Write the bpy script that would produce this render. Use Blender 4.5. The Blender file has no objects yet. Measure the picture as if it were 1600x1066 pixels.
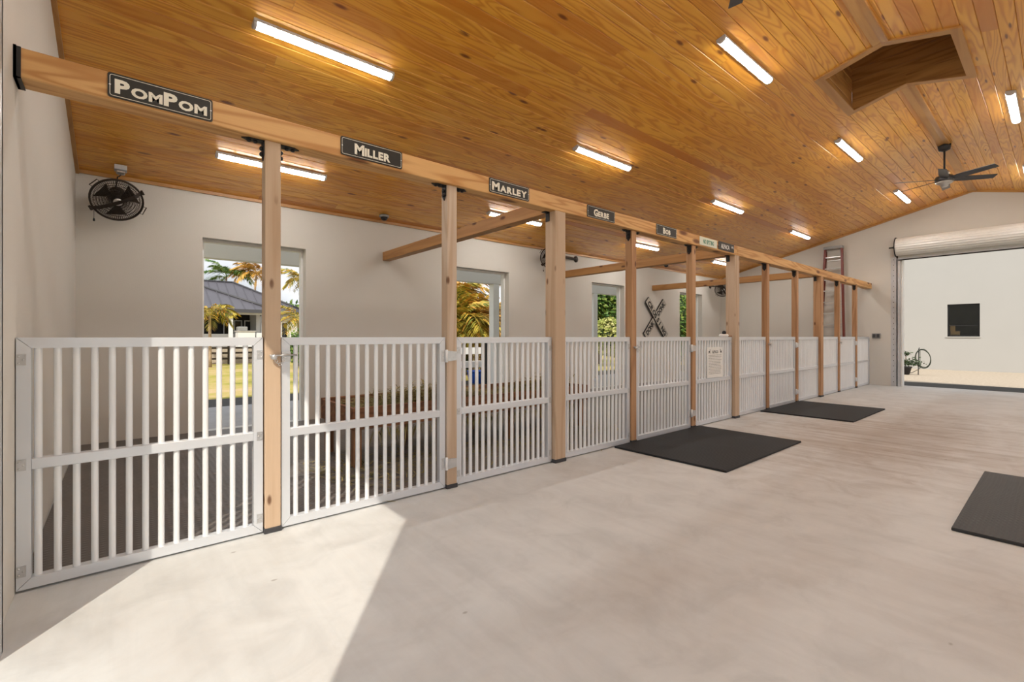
import bpy, bmesh, math, random
from mathutils import Vector, Matrix, Quaternion

random.seed(7)
scene = bpy.context.scene
col = scene.collection
R = math.radians

# ------------------------------------------------------------------ camera, sky, sun, exposure
CAM_H = 1.21
F_PX = 726.0
YAW = math.atan(862 / 726.0)          # the stall line runs along +X; the camera looks this far to its left
cam_data = bpy.data.cameras.new('camera')
cam_data.sensor_fit = 'HORIZONTAL'
cam_data.sensor_width = 36.0
cam_data.lens = 36.0 * F_PX / 1600.0
cam_data.shift_y = -(533 - 526) / 1600.0
cam_data.clip_start = 0.02
cam_data.clip_end = 500
camera = bpy.data.objects.new('camera', cam_data)
camera.location = (0, 0, CAM_H)
camera.rotation_euler = (R(90), 0, YAW - R(90))
col.objects.link(camera)
scene.camera = camera

SUN_EL = R(43.0)
SUN_DIR = Vector((0.607 * math.cos(SUN_EL), 0.795 * math.cos(SUN_EL), -math.sin(SUN_EL))).normalized()

world = bpy.data.worlds.new('sky')
scene.world = world
world.use_nodes = True
wn = world.node_tree
wn.nodes.clear()
w_out = wn.nodes.new('ShaderNodeOutputWorld')
w_bg = wn.nodes.new('ShaderNodeBackground')
w_sky = wn.nodes.new('ShaderNodeTexSky')
w_sky.sky_type = 'HOSEK_WILKIE'
w_sky.sun_direction = (-SUN_DIR.x, -SUN_DIR.y, -SUN_DIR.z)
w_sky.turbidity = 3.0
w_sky.ground_albedo = 0.35
w_tc = wn.nodes.new('ShaderNodeTexCoord')
w_map = wn.nodes.new('ShaderNodeMapping'); w_map.inputs['Scale'].default_value = (1, 1, 2.6)
w_noise = wn.nodes.new('ShaderNodeTexNoise'); w_noise.inputs['Scale'].default_value = 2.2; w_noise.inputs['Detail'].default_value = 6
w_ramp = wn.nodes.new('ShaderNodeValToRGB')
w_ramp.color_ramp.elements[0].position = 0.22; w_ramp.color_ramp.elements[1].position = 0.50
w_mul = wn.nodes.new('ShaderNodeMix'); w_mul.data_type = 'RGBA'; w_mul.blend_type = 'MULTIPLY'
w_mul.inputs[0].default_value = 1.0; w_mul.inputs[7].default_value = (0.85, 0.85, 0.85, 1)
w_mix = wn.nodes.new('ShaderNodeMix'); w_mix.data_type = 'RGBA'
w_mix.inputs[7].default_value = (0.95, 0.97, 1.0, 1)
wn.links.new(w_tc.outputs['Generated'], w_map.inputs[0])
wn.links.new(w_map.outputs[0], w_noise.inputs['Vector'])
wn.links.new(w_noise.outputs['Fac'], w_ramp.inputs[0])
wn.links.new(w_ramp.outputs[0], w_mix.inputs[0])
wn.links.new(w_sky.outputs[0], w_mul.inputs[6])
wn.links.new(w_mul.outputs[2], w_mix.inputs[6])
wn.links.new(w_mix.outputs[2], w_bg.inputs['Color'])
w_bg.inputs['Strength'].default_value = 0.95
wn.links.new(w_bg.outputs[0], w_out.inputs[0])

sun_data = bpy.data.lights.new('sun', 'SUN')
sun_data.energy = 3.0
sun_data.angle = R(0.55)
sun_data.color = (1.0, 0.91, 0.77)
sun = bpy.data.objects.new('sun', sun_data)
sun.rotation_euler = (-SUN_DIR).to_track_quat('Z', 'Y').to_euler()
sun.location = (-20, -20, 30)
col.objects.link(sun)

LAMP = 44.0                            # radiance of the ceiling tube lights

vs = scene.view_settings
vs.view_transform = 'Standard'
vs.look = 'None'
vs.gamma = 1.0
vs.use_curve_mapping = False
vs.exposure = 0.22
scene.cycles.use_denoising = True
scene.cycles.max_bounces = 8
scene.cycles.diffuse_bounces = 4
scene.cycles.glossy_bounces = 3
scene.cycles.sample_clamp_indirect = 8.0

# ------------------------------------------------------------------ mesh helpers
class MB:
    def __init__(self):
        self.v = []; self.f = []; self.sm = []
    def add(self, vs_, fs_, smooth=False):
        o = len(self.v)
        self.v += [tuple(p) for p in vs_]
        for f in fs_:
            self.f.append(tuple(i + o for i in f)); self.sm.append(smooth)
        return self
    def box(self, x0, x1, y0, y1, z0, z1):
        vs_ = [(x, y, z) for x in (x0, x1) for y in (y0, y1) for z in (z0, z1)]
        return self.add(vs_, [(0, 1, 3, 2), (4, 6, 7, 5), (0, 4, 5, 1), (2, 3, 7, 6), (0, 2, 6, 4), (1, 5, 7, 3)])
    def bevbox(self, x0, x1, y0, y1, z0, z1, b=0.004):
        a = [(x0, x1), (y0, y1), (z0, z1)]
        idx = {}; vs_ = []
        for s in [(i, j, k) for i in (0, 1) for j in (0, 1) for k in (0, 1)]:
            for ax in range(3):
                p = []
                for d in range(3):
                    q = a[d][s[d]]
                    if d != ax: q += b if s[d] == 0 else -b
                    p.append(q)
                idx[s, ax] = len(vs_); vs_.append(p)
        fs_ = []
        for ax in range(3):
            o1, o2 = [d for d in range(3) if d != ax]
            for side in (0, 1):
                loop = []
                for p, q in ((0, 0), (1, 0), (1, 1), (0, 1)):
                    s = [0, 0, 0]; s[ax] = side; s[o1] = p; s[o2] = q
                    loop.append(idx[tuple(s), ax])
                fs_.append(loop)
            for p in (0, 1):
                for q in (0, 1):
                    s0 = [0, 0, 0]; s0[o1] = p; s0[o2] = q; s1 = list(s0); s1[ax] = 1
                    fs_.append((idx[tuple(s0), o1], idx[tuple(s1), o1], idx[tuple(s1), o2], idx[tuple(s0), o2]))
        for s in [(i, j, k) for i in (0, 1) for j in (0, 1) for k in (0, 1)]:
            fs_.append((idx[s, 0], idx[s, 1], idx[s, 2]))
        return self.add(vs_, fs_)
    def prism(self, poly, axis, a0, a1):
        n = len(poly)
        def P(p, a):
            return {'x': (a, p[0], p[1]), 'y': (p[0], a, p[1]), 'z': (p[0], p[1], a)}[axis]
        vs_ = [P(p, a0) for p in poly] + [P(p, a1) for p in poly]
        fs_ = [tuple(range(n)), tuple(range(2 * n - 1, n - 1, -1))] + [(i, (i + 1) % n, n + (i + 1) % n, n + i) for i in range(n)]
        return self.add(vs_, fs_)
    def tube(self, pts, r, n=8, caps=True, closed=False):
        pts = [Vector(p) for p in pts]
        m = len(pts)
        rs = r if isinstance(r, (list, tuple)) else [r] * m
        rings = []
        up = None
        for i, p in enumerate(pts):
            if closed: t = pts[(i + 1) % m] - pts[i - 1]
            else: t = pts[min(i + 1, m - 1)] - pts[max(i - 1, 0)]
            t.normalize()
            if up is None:
                up = Vector((0, 0, 1)) if abs(t.z) < 0.9 else Vector((1, 0, 0))
            u = (up - t * up.dot(t))
            if u.length < 1e-5: u = t.orthogonal()
            u.normalize(); up = u
            w = t.cross(u)
            rings.append([p + (u * math.cos(2 * math.pi * k / n) + w * math.sin(2 * math.pi * k / n)) * rs[i] for k in range(n)])
        vs_ = [q for rg in rings for q in rg]
        fs_ = []
        for i in range(m if closed else m - 1):
            j = (i + 1) % m
            for k in range(n):
                fs_.append((i * n + k, i * n + (k + 1) % n, j * n + (k + 1) % n, j * n + k))
        self.add(vs_, fs_, smooth=n > 5)
        if caps and not closed:
            o = len(self.v) - len(vs_)
            self.f.append(tuple(o + k for k in range(n))); self.sm.append(False)
            self.f.append(tuple(o + (m - 1) * n + k for k in range(n - 1, -1, -1))); self.sm.append(False)
        return self
    def lathe(self, prof, n=20, c=(0, 0, 0), axis='z', smooth=True):
        def P(r, h, k):
            a = 2 * math.pi * k / n
            x, y = r * math.cos(a), r * math.sin(a)
            q = {'z': (x, y, h), 'x': (h, x, y), 'y': (x, h, y)}[axis]
            return (q[0] + c[0], q[1] + c[1], q[2] + c[2])
        vs_ = [P(max(r, 1e-4), h, k) for r, h in prof for k in range(n)]
        fs_ = []
        for i in range(len(prof) - 1):
            for k in range(n):
                fs_.append((i * n + k, i * n + (k + 1) % n, (i + 1) * n + (k + 1) % n, (i + 1) * n + k))
        self.add(vs_, fs_, smooth)
        o = len(self.v) - len(vs_)
        self.f.append(tuple(o + k for k in range(n))); self.sm.append(False)
        self.f.append(tuple(o + (len(prof) - 1) * n + k for k in range(n))); self.sm.append(False)
        return self
    def mesh(self, name, off=(0, 0, 0)):
        me = bpy.data.meshes.new(name)
        me.from_pydata([(x - off[0], y - off[1], z - off[2]) for x, y, z in self.v], [], self.f)
        me.polygons.foreach_set('use_smooth', self.sm)
        bm = bmesh.new(); bm.from_mesh(me)
        bmesh.ops.recalc_face_normals(bm, faces=bm.faces)
        bm.to_mesh(me); bm.free()
        return me
    def build(self, name, mat, parent=None, origin=None, local=False):
        """one mesh object; vertices are in world space unless local, then in the parent's space"""
        if parent is not None and not local:
            off = wloc(parent)
        else:
            off = Vector((0, 0, 0))
        if origin is None:
            xs = [p[0] for p in self.v]; ys = [p[1] for p in self.v]; zs = [p[2] for p in self.v]
            origin = Vector(((min(xs) + max(xs)) / 2, (min(ys) + max(ys)) / 2, min(zs)))
        origin = Vector(origin)
        me = self.mesh(name, origin)
        me.materials.append(mat)
        return put(name, me, parent, origin - off)

def wloc(o):
    l = Vector((0, 0, 0))
    while o is not None:
        l = l + o.location; o = o.parent
    return l

def put(name, me, parent=None, loc=(0, 0, 0), rot=None):
    o = bpy.data.objects.new(name, me)
    col.objects.link(o)
    o.parent = parent
    o.location = loc
    if rot is not None: o.rotation_euler = rot
    return o

def tag(o, label, cat, group=None, kind=None):
    if label: o['label'] = label
    if cat: o['category'] = cat
    if group: o['group'] = group
    if kind: o['kind'] = kind
    return o

def thing(name, label, cat, loc, group=None, rot=None):
    o = bpy.data.objects.new(name, None)
    o.empty_display_size = 0.1
    col.objects.link(o)
    o.location = loc
    if rot is not None: o.rotation_euler = rot
    return tag(o, label, cat, group)

def struct(o, label, cat=None):
    o['kind'] = 'structure'
    o['label'] = label
    if cat: o['category'] = cat
    return o

def copy_tree(o, parent=None):
    c = o.copy(); col.objects.link(c); c.parent = parent
    for ch in list(o.children): copy_tree(ch, c)
    return c

# ------------------------------------------------------------------ materials
def new_mat(name):
    m = bpy.data.materials.new(name); m.use_nodes = True
    nt = m.node_tree
    b = nt.nodes['Principled BSDF']
    return m, nt, b

def nd(nt, t, **kw):
    n = nt.nodes.new(t)
    for k, v in kw.items():
        if k.startswith('i_'): n.inputs[k[2:].replace('_', ' ')].default_value = v
        else: setattr(n, k, v)
    return n

def ramp(nt, src, stops, interp='LINEAR'):
    r = nt.nodes.new('ShaderNodeValToRGB')
    cr = r.color_ramp; cr.interpolation = interp
    while len(cr.elements) < len(stops): cr.elements.new(0.5)
    for e, (p, c) in zip(cr.elements, stops):
        e.position = p; e.color = (c[0], c[1], c[2], 1) if len(c) == 3 else c
    nt.links.new(src, r.inputs[0])
    return r.outputs[0]

def mixc(nt, fac, a, b, mode='MIX'):
    m = nt.nodes.new('ShaderNodeMix'); m.data_type = 'RGBA'; m.blend_type = mode
    for i, s in ((0, fac), (6, a), (7, b)):
        if isinstance(s, (int, float)): m.inputs[i].default_value = s
        elif isinstance(s, tuple): m.inputs[i].default_value = (s[0], s[1], s[2], 1)
        else: nt.links.new(s, m.inputs[i])
    return m.outputs[2]

def math_(nt, op, a, b=None, c=None):
    m = nt.nodes.new('ShaderNodeMath'); m.operation = op
    for i, s in enumerate((a, b, c)):
        if s is None: continue
        if isinstance(s, (int, float)): m.inputs[i].default_value = s
        else: nt.links.new(s, m.inputs[i])
    return m.outputs[0]

def coords(nt, scale=(1, 1, 1), rnd=False, kind='Object'):
    tc = nt.nodes.new('ShaderNodeTexCoord')
    src = tc.outputs[kind]
    if rnd:
        oi = nt.nodes.new('ShaderNodeObjectInfo')
        va = nt.nodes.new('ShaderNodeVectorMath'); va.operation = 'MULTIPLY_ADD'
        cb = nt.nodes.new('ShaderNodeCombineXYZ')
        for i in range(3): nt.links.new(oi.outputs['Random'], cb.inputs[i])
        nt.links.new(cb.outputs[0], va.inputs[0]); va.inputs[1].default_value = (137.0, 61.0, 93.0)
        nt.links.new(src, va.inputs[2]); src = va.outputs[0]
    mp = nt.nodes.new('ShaderNodeMapping'); mp.inputs['Scale'].default_value = scale
    nt.links.new(src, mp.inputs[0])
    return mp.outputs[0]

def noise(nt, vec, scale=1.0, detail=3.0, rough=0.55, dist=0.0):
    n = nd(nt, 'ShaderNodeTexNoise')
    n.inputs['Scale'].default_value = scale; n.inputs['Detail'].default_value = detail
    n.inputs['Roughness'].default_value = rough; n.inputs['Distortion'].default_value = dist
    nt.links.new(vec, n.inputs['Vector'])
    return n.outputs['Fac']

def bump(nt, b, h, strength=0.2, dist=0.01):
    n = nt.nodes.new('ShaderNodeBump')
    n.inputs['Strength'].default_value = strength; n.inputs['Distance'].default_value = dist
    nt.links.new(h, n.inputs['Height']); nt.links.new(n.outputs[0], b.inputs['Normal'])

def plain(name, c, rough=0.5, metal=0.0, var=0.06, nscale=6.0, bmp=0.0):
    m, nt, b = new_mat(name)
    v = coords(nt, rnd=True)
    f = noise(nt, v, nscale, 4)
    lo = tuple(x * (1 - var) for x in c); hi = tuple(min(1, x * (1 + var)) for x in c)
    nt.links.new(ramp(nt, f, [(0.3, lo), (0.7, hi)]), b.inputs['Base Color'])
    b.inputs['Roughness'].default_value = rough; b.inputs['Metallic'].default_value = metal
    if bmp: bump(nt, b, noise(nt, v, nscale * 14, 3), bmp, 0.004)
    return m

def wood(name, axis, tones, grain, rough=0.4, rings=9.0, gmix=0.7, along=0.45, across=5.5, knots=0.0, coat=0.0, red=None, fine=0.25, kfreq=1.7):
    m, nt, b = new_mat(name)
    def sc(a, c):
        return {'x': (a, c, c), 'y': (c, a, c), 'z': (c, c, a)}[axis]
    h = noise(nt, coords(nt, sc(along, across), True), 1.0, 2.0, 0.45, 0.35)
    s = math_(nt, 'SINE', math_(nt, 'MULTIPLY', h, rings * 6.283))
    s = math_(nt, 'MULTIPLY_ADD', s, 0.5, 0.5)
    late = math_(nt, 'POWER', s, 2.2)
    oi = nt.nodes.new('ShaderNodeObjectInfo')
    base = ramp(nt, oi.outputs['Random'], [(i / max(1, len(tones) - 1), t) for i, t in enumerate(tones)])
    patch = noise(nt, coords(nt, sc(0.35, 2.2), True), 1.0, 2)
    base = mixc(nt, math_(nt, 'MULTIPLY', patch, 0.35), base, grain)
    fib = noise(nt, coords(nt, sc(5, 170), True), 1.0, 2)
    cmask = math_(nt, 'MULTIPLY', late, gmix)
    c1 = mixc(nt, cmask, base, grain)
    c2 = mixc(nt, math_(nt, 'MULTIPLY', fib, fine), c1, tuple(x * 0.62 for x in grain))
    out = c2
    if knots:
        vo = nd(nt, 'ShaderNodeTexVoronoi'); vo.voronoi_dimensions = '2D'; vo.inputs['Scale'].default_value = 1.0
        sx = nt.nodes.new('ShaderNodeSeparateXYZ'); nt.links.new(coords(nt, sc(kfreq, 4.2), True), sx.inputs[0])
        ia = 'xyz'.index(axis); o1, o2 = [i for i in range(3) if i != ia]
        cx = nt.nodes.new('ShaderNodeCombineXYZ')
        nt.links.new(sx.outputs[ia], cx.inputs[0]); nt.links.new(math_(nt, 'ADD', sx.outputs[o1], sx.outputs[o2]), cx.inputs[1])
        nt.links.new(cx.outputs[0], vo.inputs['Vector'])
        kn = ramp(nt, vo.outputs['Distance'], [(0.0, (1, 1, 1)), (knots * 0.5, (0.9, 0.9, 0.9)), (knots, (0, 0, 0))])
        pick = noise(nt, coords(nt, sc(0.8, 2.0), True), 1.3, 0)
        pk = ramp(nt, pick, [(0.46, (0, 0, 0)), (0.52, (1, 1, 1))])
        kf = mixc(nt, 1.0, kn, pk, 'MULTIPLY')
        out = mixc(nt, kf, out, (grain[0] * 0.32, grain[1] * 0.22, grain[2] * 0.16))
    nt.links.new(out, b.inputs['Base Color'])
    b.inputs['Roughness'].default_value = rough
    if coat:
        b.inputs['Coat Weight'].default_value = coat; b.inputs['Coat Roughness'].default_value = 0.24; b.inputs['Coat IOR'].default_value = 1.65
    bump(nt, b, fib, 0.08, 0.003)
    return m

M = {}
M['ceiling'] = wood('ceiling_pine', 'x', [(0.90, 0.43, 0.045), (0.94, 0.50, 0.065), (0.87, 0.40, 0.04), (0.95, 0.53, 0.08), (0.91, 0.46, 0.05), (0.60, 0.22, 0.03), (0.92, 0.47, 0.055), (0.88, 0.41, 0.045)],
                    (0.60, 0.205, 0.012), rough=0.36, rings=14, gmix=0.70, along=0.5, across=5.0, coat=0.4, knots=0.07, kfreq=0.9, fine=0.15)
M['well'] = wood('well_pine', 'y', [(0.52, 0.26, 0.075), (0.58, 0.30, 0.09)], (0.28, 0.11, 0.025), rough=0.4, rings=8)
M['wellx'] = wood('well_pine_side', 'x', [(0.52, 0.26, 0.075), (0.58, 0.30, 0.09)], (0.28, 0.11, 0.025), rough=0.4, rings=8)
M['trimx'] = wood('trim_pine_x', 'x', [(0.55, 0.29, 0.09), (0.62, 0.34, 0.11)], (0.34, 0.14, 0.035), rough=0.4, rings=5, gmix=0.45)
M['trimy'] = wood('trim_pine_y', 'y', [(0.55, 0.29, 0.09), (0.62, 0.34, 0.11)], (0.34, 0.14, 0.035), rough=0.4, rings=5, gmix=0.45)
M['post'] = wood('fir_post', 'z', [(0.65, 0.53, 0.415), (0.68, 0.56, 0.445), (0.61, 0.45, 0.31)], (0.45, 0.29, 0.17), rough=0.6, rings=6, gmix=0.55, along=0.35, across=6, knots=0.065)
M['post_red'] = wood('fir_post_reddish', 'z', [(0.56, 0.32, 0.165), (0.60, 0.36, 0.19), (0.52, 0.285, 0.14)], (0.33, 0.15, 0.06), rough=0.6, rings=6, gmix=0.6, along=0.35, across=6, knots=0.075)
M['beam'] = wood('fir_beam', 'x', [(0.78, 0.47, 0.19), (0.80, 0.50, 0.22)], (0.46, 0.19, 0.04), rough=0.55, rings=9, gmix=0.72, along=0.45, across=6, knots=0.16, kfreq=1.3)
M['tie'] = wood('fir_tie', 'y', [(0.50, 0.26, 0.085), (0.55, 0.30, 0.11)], (0.30, 0.125, 0.035), rough=0.55, rings=6, gmix=0.5, along=0.4, across=6, knots=0.10)
M['feeder'] = wood('feeder_wood', 'x', [(0.30, 0.13, 0.06), (0.36, 0.17, 0.08)], (0.14, 0.06, 0.03), rough=0.75, rings=6)
M['leg'] = wood('feeder_leg_wood', 'z', [(0.38, 0.19, 0.09), (0.44, 0.23, 0.12)], (0.2, 0.09, 0.04), rough=0.75, rings=6)
M['alu'] = plain('satin_aluminium', (0.73, 0.76, 0.80), 0.40, 0.5, 0.03, 3)
M['bar'] = plain('white_bar', (0.84, 0.86, 0.88), 0.32, 0.15, 0.03, 3)
M['steel'] = plain('galvanised_steel', (0.62, 0.63, 0.64), 0.35, 0.85, 0.1, 30)
M['black'] = plain('black_powdercoat', (0.022, 0.022, 0.024), 0.5, 0.3, 0.2, 20)
M['shoe'] = plain('dark_base_shoe', (0.05, 0.05, 0.055), 0.6, 0.2, 0.2, 20)
M['signplate'] = plain('sign_charcoal', (0.026, 0.025, 0.022), 0.45, 0.2, 0.12, 10)
M['cream'] = plain('sign_cream', (0.82, 0.78, 0.66), 0.5, 0, 0.03)
M['signwhite'] = plain('sign_white', (0.74, 0.76, 0.64), 0.5, 0, 0.03)
M['green'] = plain('sign_green', (0.03, 0.22, 0.15), 0.5, 0, 0.05)
M['white'] = plain('white_paint', (0.84, 0.84, 0.82), 0.45, 0, 0.02)
M['whitegloss'] = plain('white_plastic', (0.86, 0.86, 0.86), 0.3, 0, 0.02)
M['lampgrey'] = plain('lamp_housing_grey', (0.55, 0.55, 0.56), 0.4, 0, 0.03)
M['darkgrey'] = plain('dark_grey_metal', (0.09, 0.09, 0.095), 0.35, 0.6, 0.1, 15)
M['nickel'] = plain('brushed_nickel', (0.55, 0.54, 0.52), 0.3, 0.8, 0.05, 20)
M['fanblack'] = plain('fan_bronze_black', (0.035, 0.026, 0.02), 0.45, 0.5, 0.15, 20)
M['outletgrey'] = plain('outlet_grey', (0.30, 0.30, 0.29), 0.5, 0.1, 0.05)
M['red'] = plain('ladder_red', (0.17, 0.028, 0.018), 0.45, 0, 0.1, 10)
M['curtain'] = plain('door_curtain', (0.76, 0.75, 0.71), 0.4, 0.1, 0.03)
M['doorgrey'] = plain('door_track_grey', (0.58, 0.59, 0.61), 0.4, 0.5, 0.05, 10)
M['rubberedge'] = plain('rubber_black', (0.02, 0.02, 0.021), 0.7, 0, 0.2, 40)
M['blueplastic'] = plain('blue_plastic', (0.02, 0.11, 0.55), 0.35, 0, 0.05)
M['hose'] = plain('hose_dark_green', (0.05, 0.06, 0.045), 0.5, 0, 0.15)
M['pot'] = plain('pot_black', (0.025, 0.025, 0.028), 0.6, 0, 0.1)
M['trunk'] = plain('palm_trunk', (0.40, 0.30, 0.21), 0.85, 0, 0.3, 8, 0.4)
M['bark'] = plain('tree_bark', (0.16, 0.11, 0.075), 0.9, 0, 0.3, 8, 0.5)
M['darkwood'] = plain('dark_fence_wood', (0.05, 0.035, 0.025), 0.8, 0, 0.25, 12)
M['unlit_room'] = plain('interior_shade', (0.02, 0.02, 0.022), 0.7, 0, 0.1)  # near-black colour put in for the shade of unlit rooms
M['glass'] = plain('dark_glass', (0.012, 0.012, 0.014), 0.06, 0, 0.05)
M['carton'] = plain('carton_brown', (0.42, 0.24, 0.10), 0.8, 0, 0.08)
M['roofmetal'] = plain('grey_roof_metal', (0.125, 0.12, 0.142), 0.45, 0.3, 0.05, 2)
M['fascia'] = plain('grey_fascia', (0.07, 0.07, 0.078), 0.5, 0, 0.05)
M['barnroof'] = plain('barn_roof', (0.5, 0.5, 0.5), 0.5, 0.2, 0.04)

def stucco(name, c, dirt=0.10, b_=0.25):
    m, nt, b = new_mat(name)
    v = coords(nt)
    big = noise(nt, v, 0.9, 5, 0.6)
    fine = noise(nt, v, 70, 3)
    spots = noise(nt, v, 9, 2)
    c0 = mixc(nt, math_(nt, 'MULTIPLY', big, dirt), c, tuple(x * 0.78 for x in c))
    sp = ramp(nt, spots, [(0.0, (0, 0, 0)), (0.78, (0, 0, 0)), (0.84, (0.35, 0.35, 0.35))])
    nt.links.new(mixc(nt, sp, c0, tuple(x * 0.6 for x in c)), b.inputs['Base Color'])
    b.inputs['Roughness'].default_value = 0.85
    bump(nt, b, fine, b_, 0.004)
    return m
M['wall'] = stucco('wall_plaster', (0.68, 0.65, 0.595), 0.35)
M['bldg'] = stucco('building_stucco', (0.535, 0.53, 0.515), 0.3)
M['house'] = stucco('house_stucco', (0.82, 0.81, 0.78), 0.3)

def concrete(name, c, stain, streak=(9, 0.7, 1)):
    m, nt, b = new_mat(name)
    v = coords(nt)
    big = noise(nt, v, 0.55, 6, 0.6, 0.4)
    mid = noise(nt, v, 3.2, 5, 0.65, 0.8)
    st = noise(nt, coords(nt, streak), 1.0, 4, 0.6, 0.3)
    fine = noise(nt, v, 60, 3)
    c0 = ramp(nt, mid, [(0.25, tuple(x * 0.86 for x in c)), (0.5, c), (0.75, tuple(min(1, x * 1.08) for x in c))])
    c1 = mixc(nt, math_(nt, 'MULTIPLY', ramp(nt, st, [(0.45, (0, 0, 0)), (0.75, (1, 1, 1))]), 0.30), c0, tuple(x * 0.72 for x in c))
    bf = ramp(nt, big, [(0.5, (0, 0, 0)), (0.72, (1, 1, 1))])
    # worn brown traffic stain in the middle of the aisle, where the animals walk
    mp = nt.nodes.new('ShaderNodeMapping'); mp.inputs['Location'].default_value = (-7.2, -1.5, 0)
    tc = nt.nodes.new('ShaderNodeTexCoord'); nt.links.new(tc.outputs['Object'], mp.inputs[0])
    m2 = nt.nodes.new('ShaderNodeMapping'); m2.inputs['Scale'].default_value = (0.30, 0.62, 1); nt.links.new(mp.outputs[0], m2.inputs[0])
    ln = nt.nodes.new('ShaderNodeVectorMath'); ln.operation = 'LENGTH'; nt.links.new(m2.outputs[0], ln.inputs[0])
    patch = ramp(nt, math_(nt, 'ADD', ln.outputs['Value'], math_(nt, 'MULTIPLY_ADD', mid, 0.9, -0.45)), [(0.25, (1, 1, 1)), (1.0, (0, 0, 0))])
    pm = mixc(nt, 1.0, patch, ramp(nt, st, [(0.3, (0.25, 0.25, 0.25)), (0.7, (1, 1, 1))]), 'MULTIPLY')
    c2 = mixc(nt, math_(nt, 'MULTIPLY', bf, 0.35), c1, stain)
    c3 = mixc(nt, math_(nt, 'MULTIPLY', pm, 0.85), c2, stain)
    vo = nd(nt, 'ShaderNodeTexVoronoi'); vo.inputs['Scale'].default_value = 2.3
    nt.links.new(coords(nt, (1, 1.6, 1)), vo.inputs['Vector'])
    sp = ramp(nt, vo.outputs['Distance'], [(0.0, (1, 1, 1)), (0.025, (0.8, 0.8, 0.8)), (0.04, (0, 0, 0))])
    c4 = mixc(nt, math_(nt, 'MULTIPLY', sp, 0.55), c3, tuple(x * 0.45 for x in stain))
    nt.links.new(c4, b.inputs['Base Color'])
    b.inputs['Roughness'].default_value = 0.62
    bump(nt, b, math_(nt, 'ADD', fine, math_(nt, 'MULTIPLY', st, 0.8)), 0.12, 0.004)
    return m
M['floor'] = concrete('barn_floor_concrete', (0.60, 0.61, 0.605), (0.31, 0.24, 0.18))
M['apron'] = plain('apron_concrete', (0.56, 0.53, 0.49), 0.8, 0, 0.12, 2, 0.2)
M['asphalt'] = plain('asphalt_with_shade', (0.045, 0.043, 0.041), 0.9, 0, 0.25, 8, 0.4)  # dark asphalt plus the barn's shade, both put into the colour
M['paving'] = plain('porch_paving', (0.36, 0.36, 0.38), 0.75, 0, 0.1, 3, 0.2)

def rubber(name, c, cell, rough=0.55):
    m, nt, b = new_mat(name)
    v = coords(nt)
    f = noise(nt, v, 2.5, 5)
    nt.links.new(ramp(nt, f, [(0.3, tuple(x * 0.8 for x in c)), (0.62, c), (0.8, tuple(x * 1.7 for x in c))]), b.inputs['Base Color'])
    w = nd(nt, 'ShaderNodeTexWave'); w.inputs['Scale'].default_value = cell; w.bands_direction = 'X'
    w2 = nd(nt, 'ShaderNodeTexWave'); w2.inputs['Scale'].default_value = cell; w2.bands_direction = 'Y'
    nt.links.new(v, w.inputs['Vector']); nt.links.new(v, w2.inputs['Vector'])
    bump(nt, b, math_(nt, 'MULTIPLY', w.outputs['Fac'], w2.outputs['Fac']), 0.5, 0.004)
    b.inputs['Roughness'].default_value = rough
    b.inputs['Specular IOR Level'].default_value = 0.3
    return m
M['mat'] = rubber('rubber_mat', (0.0155, 0.0175, 0.0205), 12, 0.62)
M['mat2'] = rubber('rubber_mat_dimpled', (0.032, 0.034, 0.037), 12, 0.45)
M['stallmat'] = rubber('stall_floor_rubber', (0.135, 0.12, 0.112), 8, 0.45)

def ground(name, stops, scale, b_=0.6):
    m, nt, b = new_mat(name)
    v = coords(nt)
    f = noise(nt, v, scale, 8, 0.7)
    nt.links.new(ramp(nt, f, stops), b.inputs['Base Color'])
    b.inputs['Roughness'].default_value = 0.95
    bump(nt, b, noise(nt, v, 25, 4), b_, 0.03)
    return m
M['grass'] = ground('grass', [(0.34, (0.22, 0.22, 0.03)), (0.46, (0.42, 0.37, 0.07)), (0.55, (0.55, 0.42, 0.17)), (0.66, (0.62, 0.45, 0.27))], 0.42)
M['gravel'] = ground('gravel', [(0.3, (0.40, 0.33, 0.25)), (0.5, (0.52, 0.44, 0.35)), (0.7, (0.60, 0.52, 0.43))], 14, 0.5)

def leafmat(name, stops, rough=0.5):
    m, nt, b = new_mat(name)
    g = nt.nodes.new('ShaderNodeNewGeometry')
    nt.links.new(ramp(nt, g.outputs['Random Per Island'], stops), b.inputs['Base Color'])
    b.inputs['Roughness'].default_value = rough
    b.inputs['Subsurface Weight'].default_value = 0.0
    return m
M['leaf_green'] = leafmat('leaves_green', [(0, (0.035, 0.10, 0.015)), (0.5, (0.10, 0.20, 0.03)), (1, (0.30, 0.38, 0.08))])
M['leaf_yellow'] = leafmat('leaves_yellow', [(0, (0.10, 0.14, 0.02)), (0.4, (0.42, 0.36, 0.05)), (0.75, (0.62, 0.42, 0.06)), (1, (0.70, 0.34, 0.06))])
M['leaf_orange'] = leafmat('leaves_orange', [(0, (0.25, 0.18, 0.03)), (0.4, (0.62, 0.36, 0.06)), (1, (0.75, 0.40, 0.10))])
M['leaf_lime'] = leafmat('leaves_lime', [(0, (0.2, 0.26, 0.04)), (0.6, (0.5, 0.52, 0.16)), (1, (0.66, 0.6, 0.3))])
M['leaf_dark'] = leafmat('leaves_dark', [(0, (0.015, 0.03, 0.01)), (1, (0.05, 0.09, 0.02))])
M['hay'] = leafmat('hay_straw', [(0, (0.10, 0.10, 0.03)), (0.5, (0.24, 0.21, 0.07)), (1, (0.42, 0.33, 0.14))], 0.9)

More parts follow.
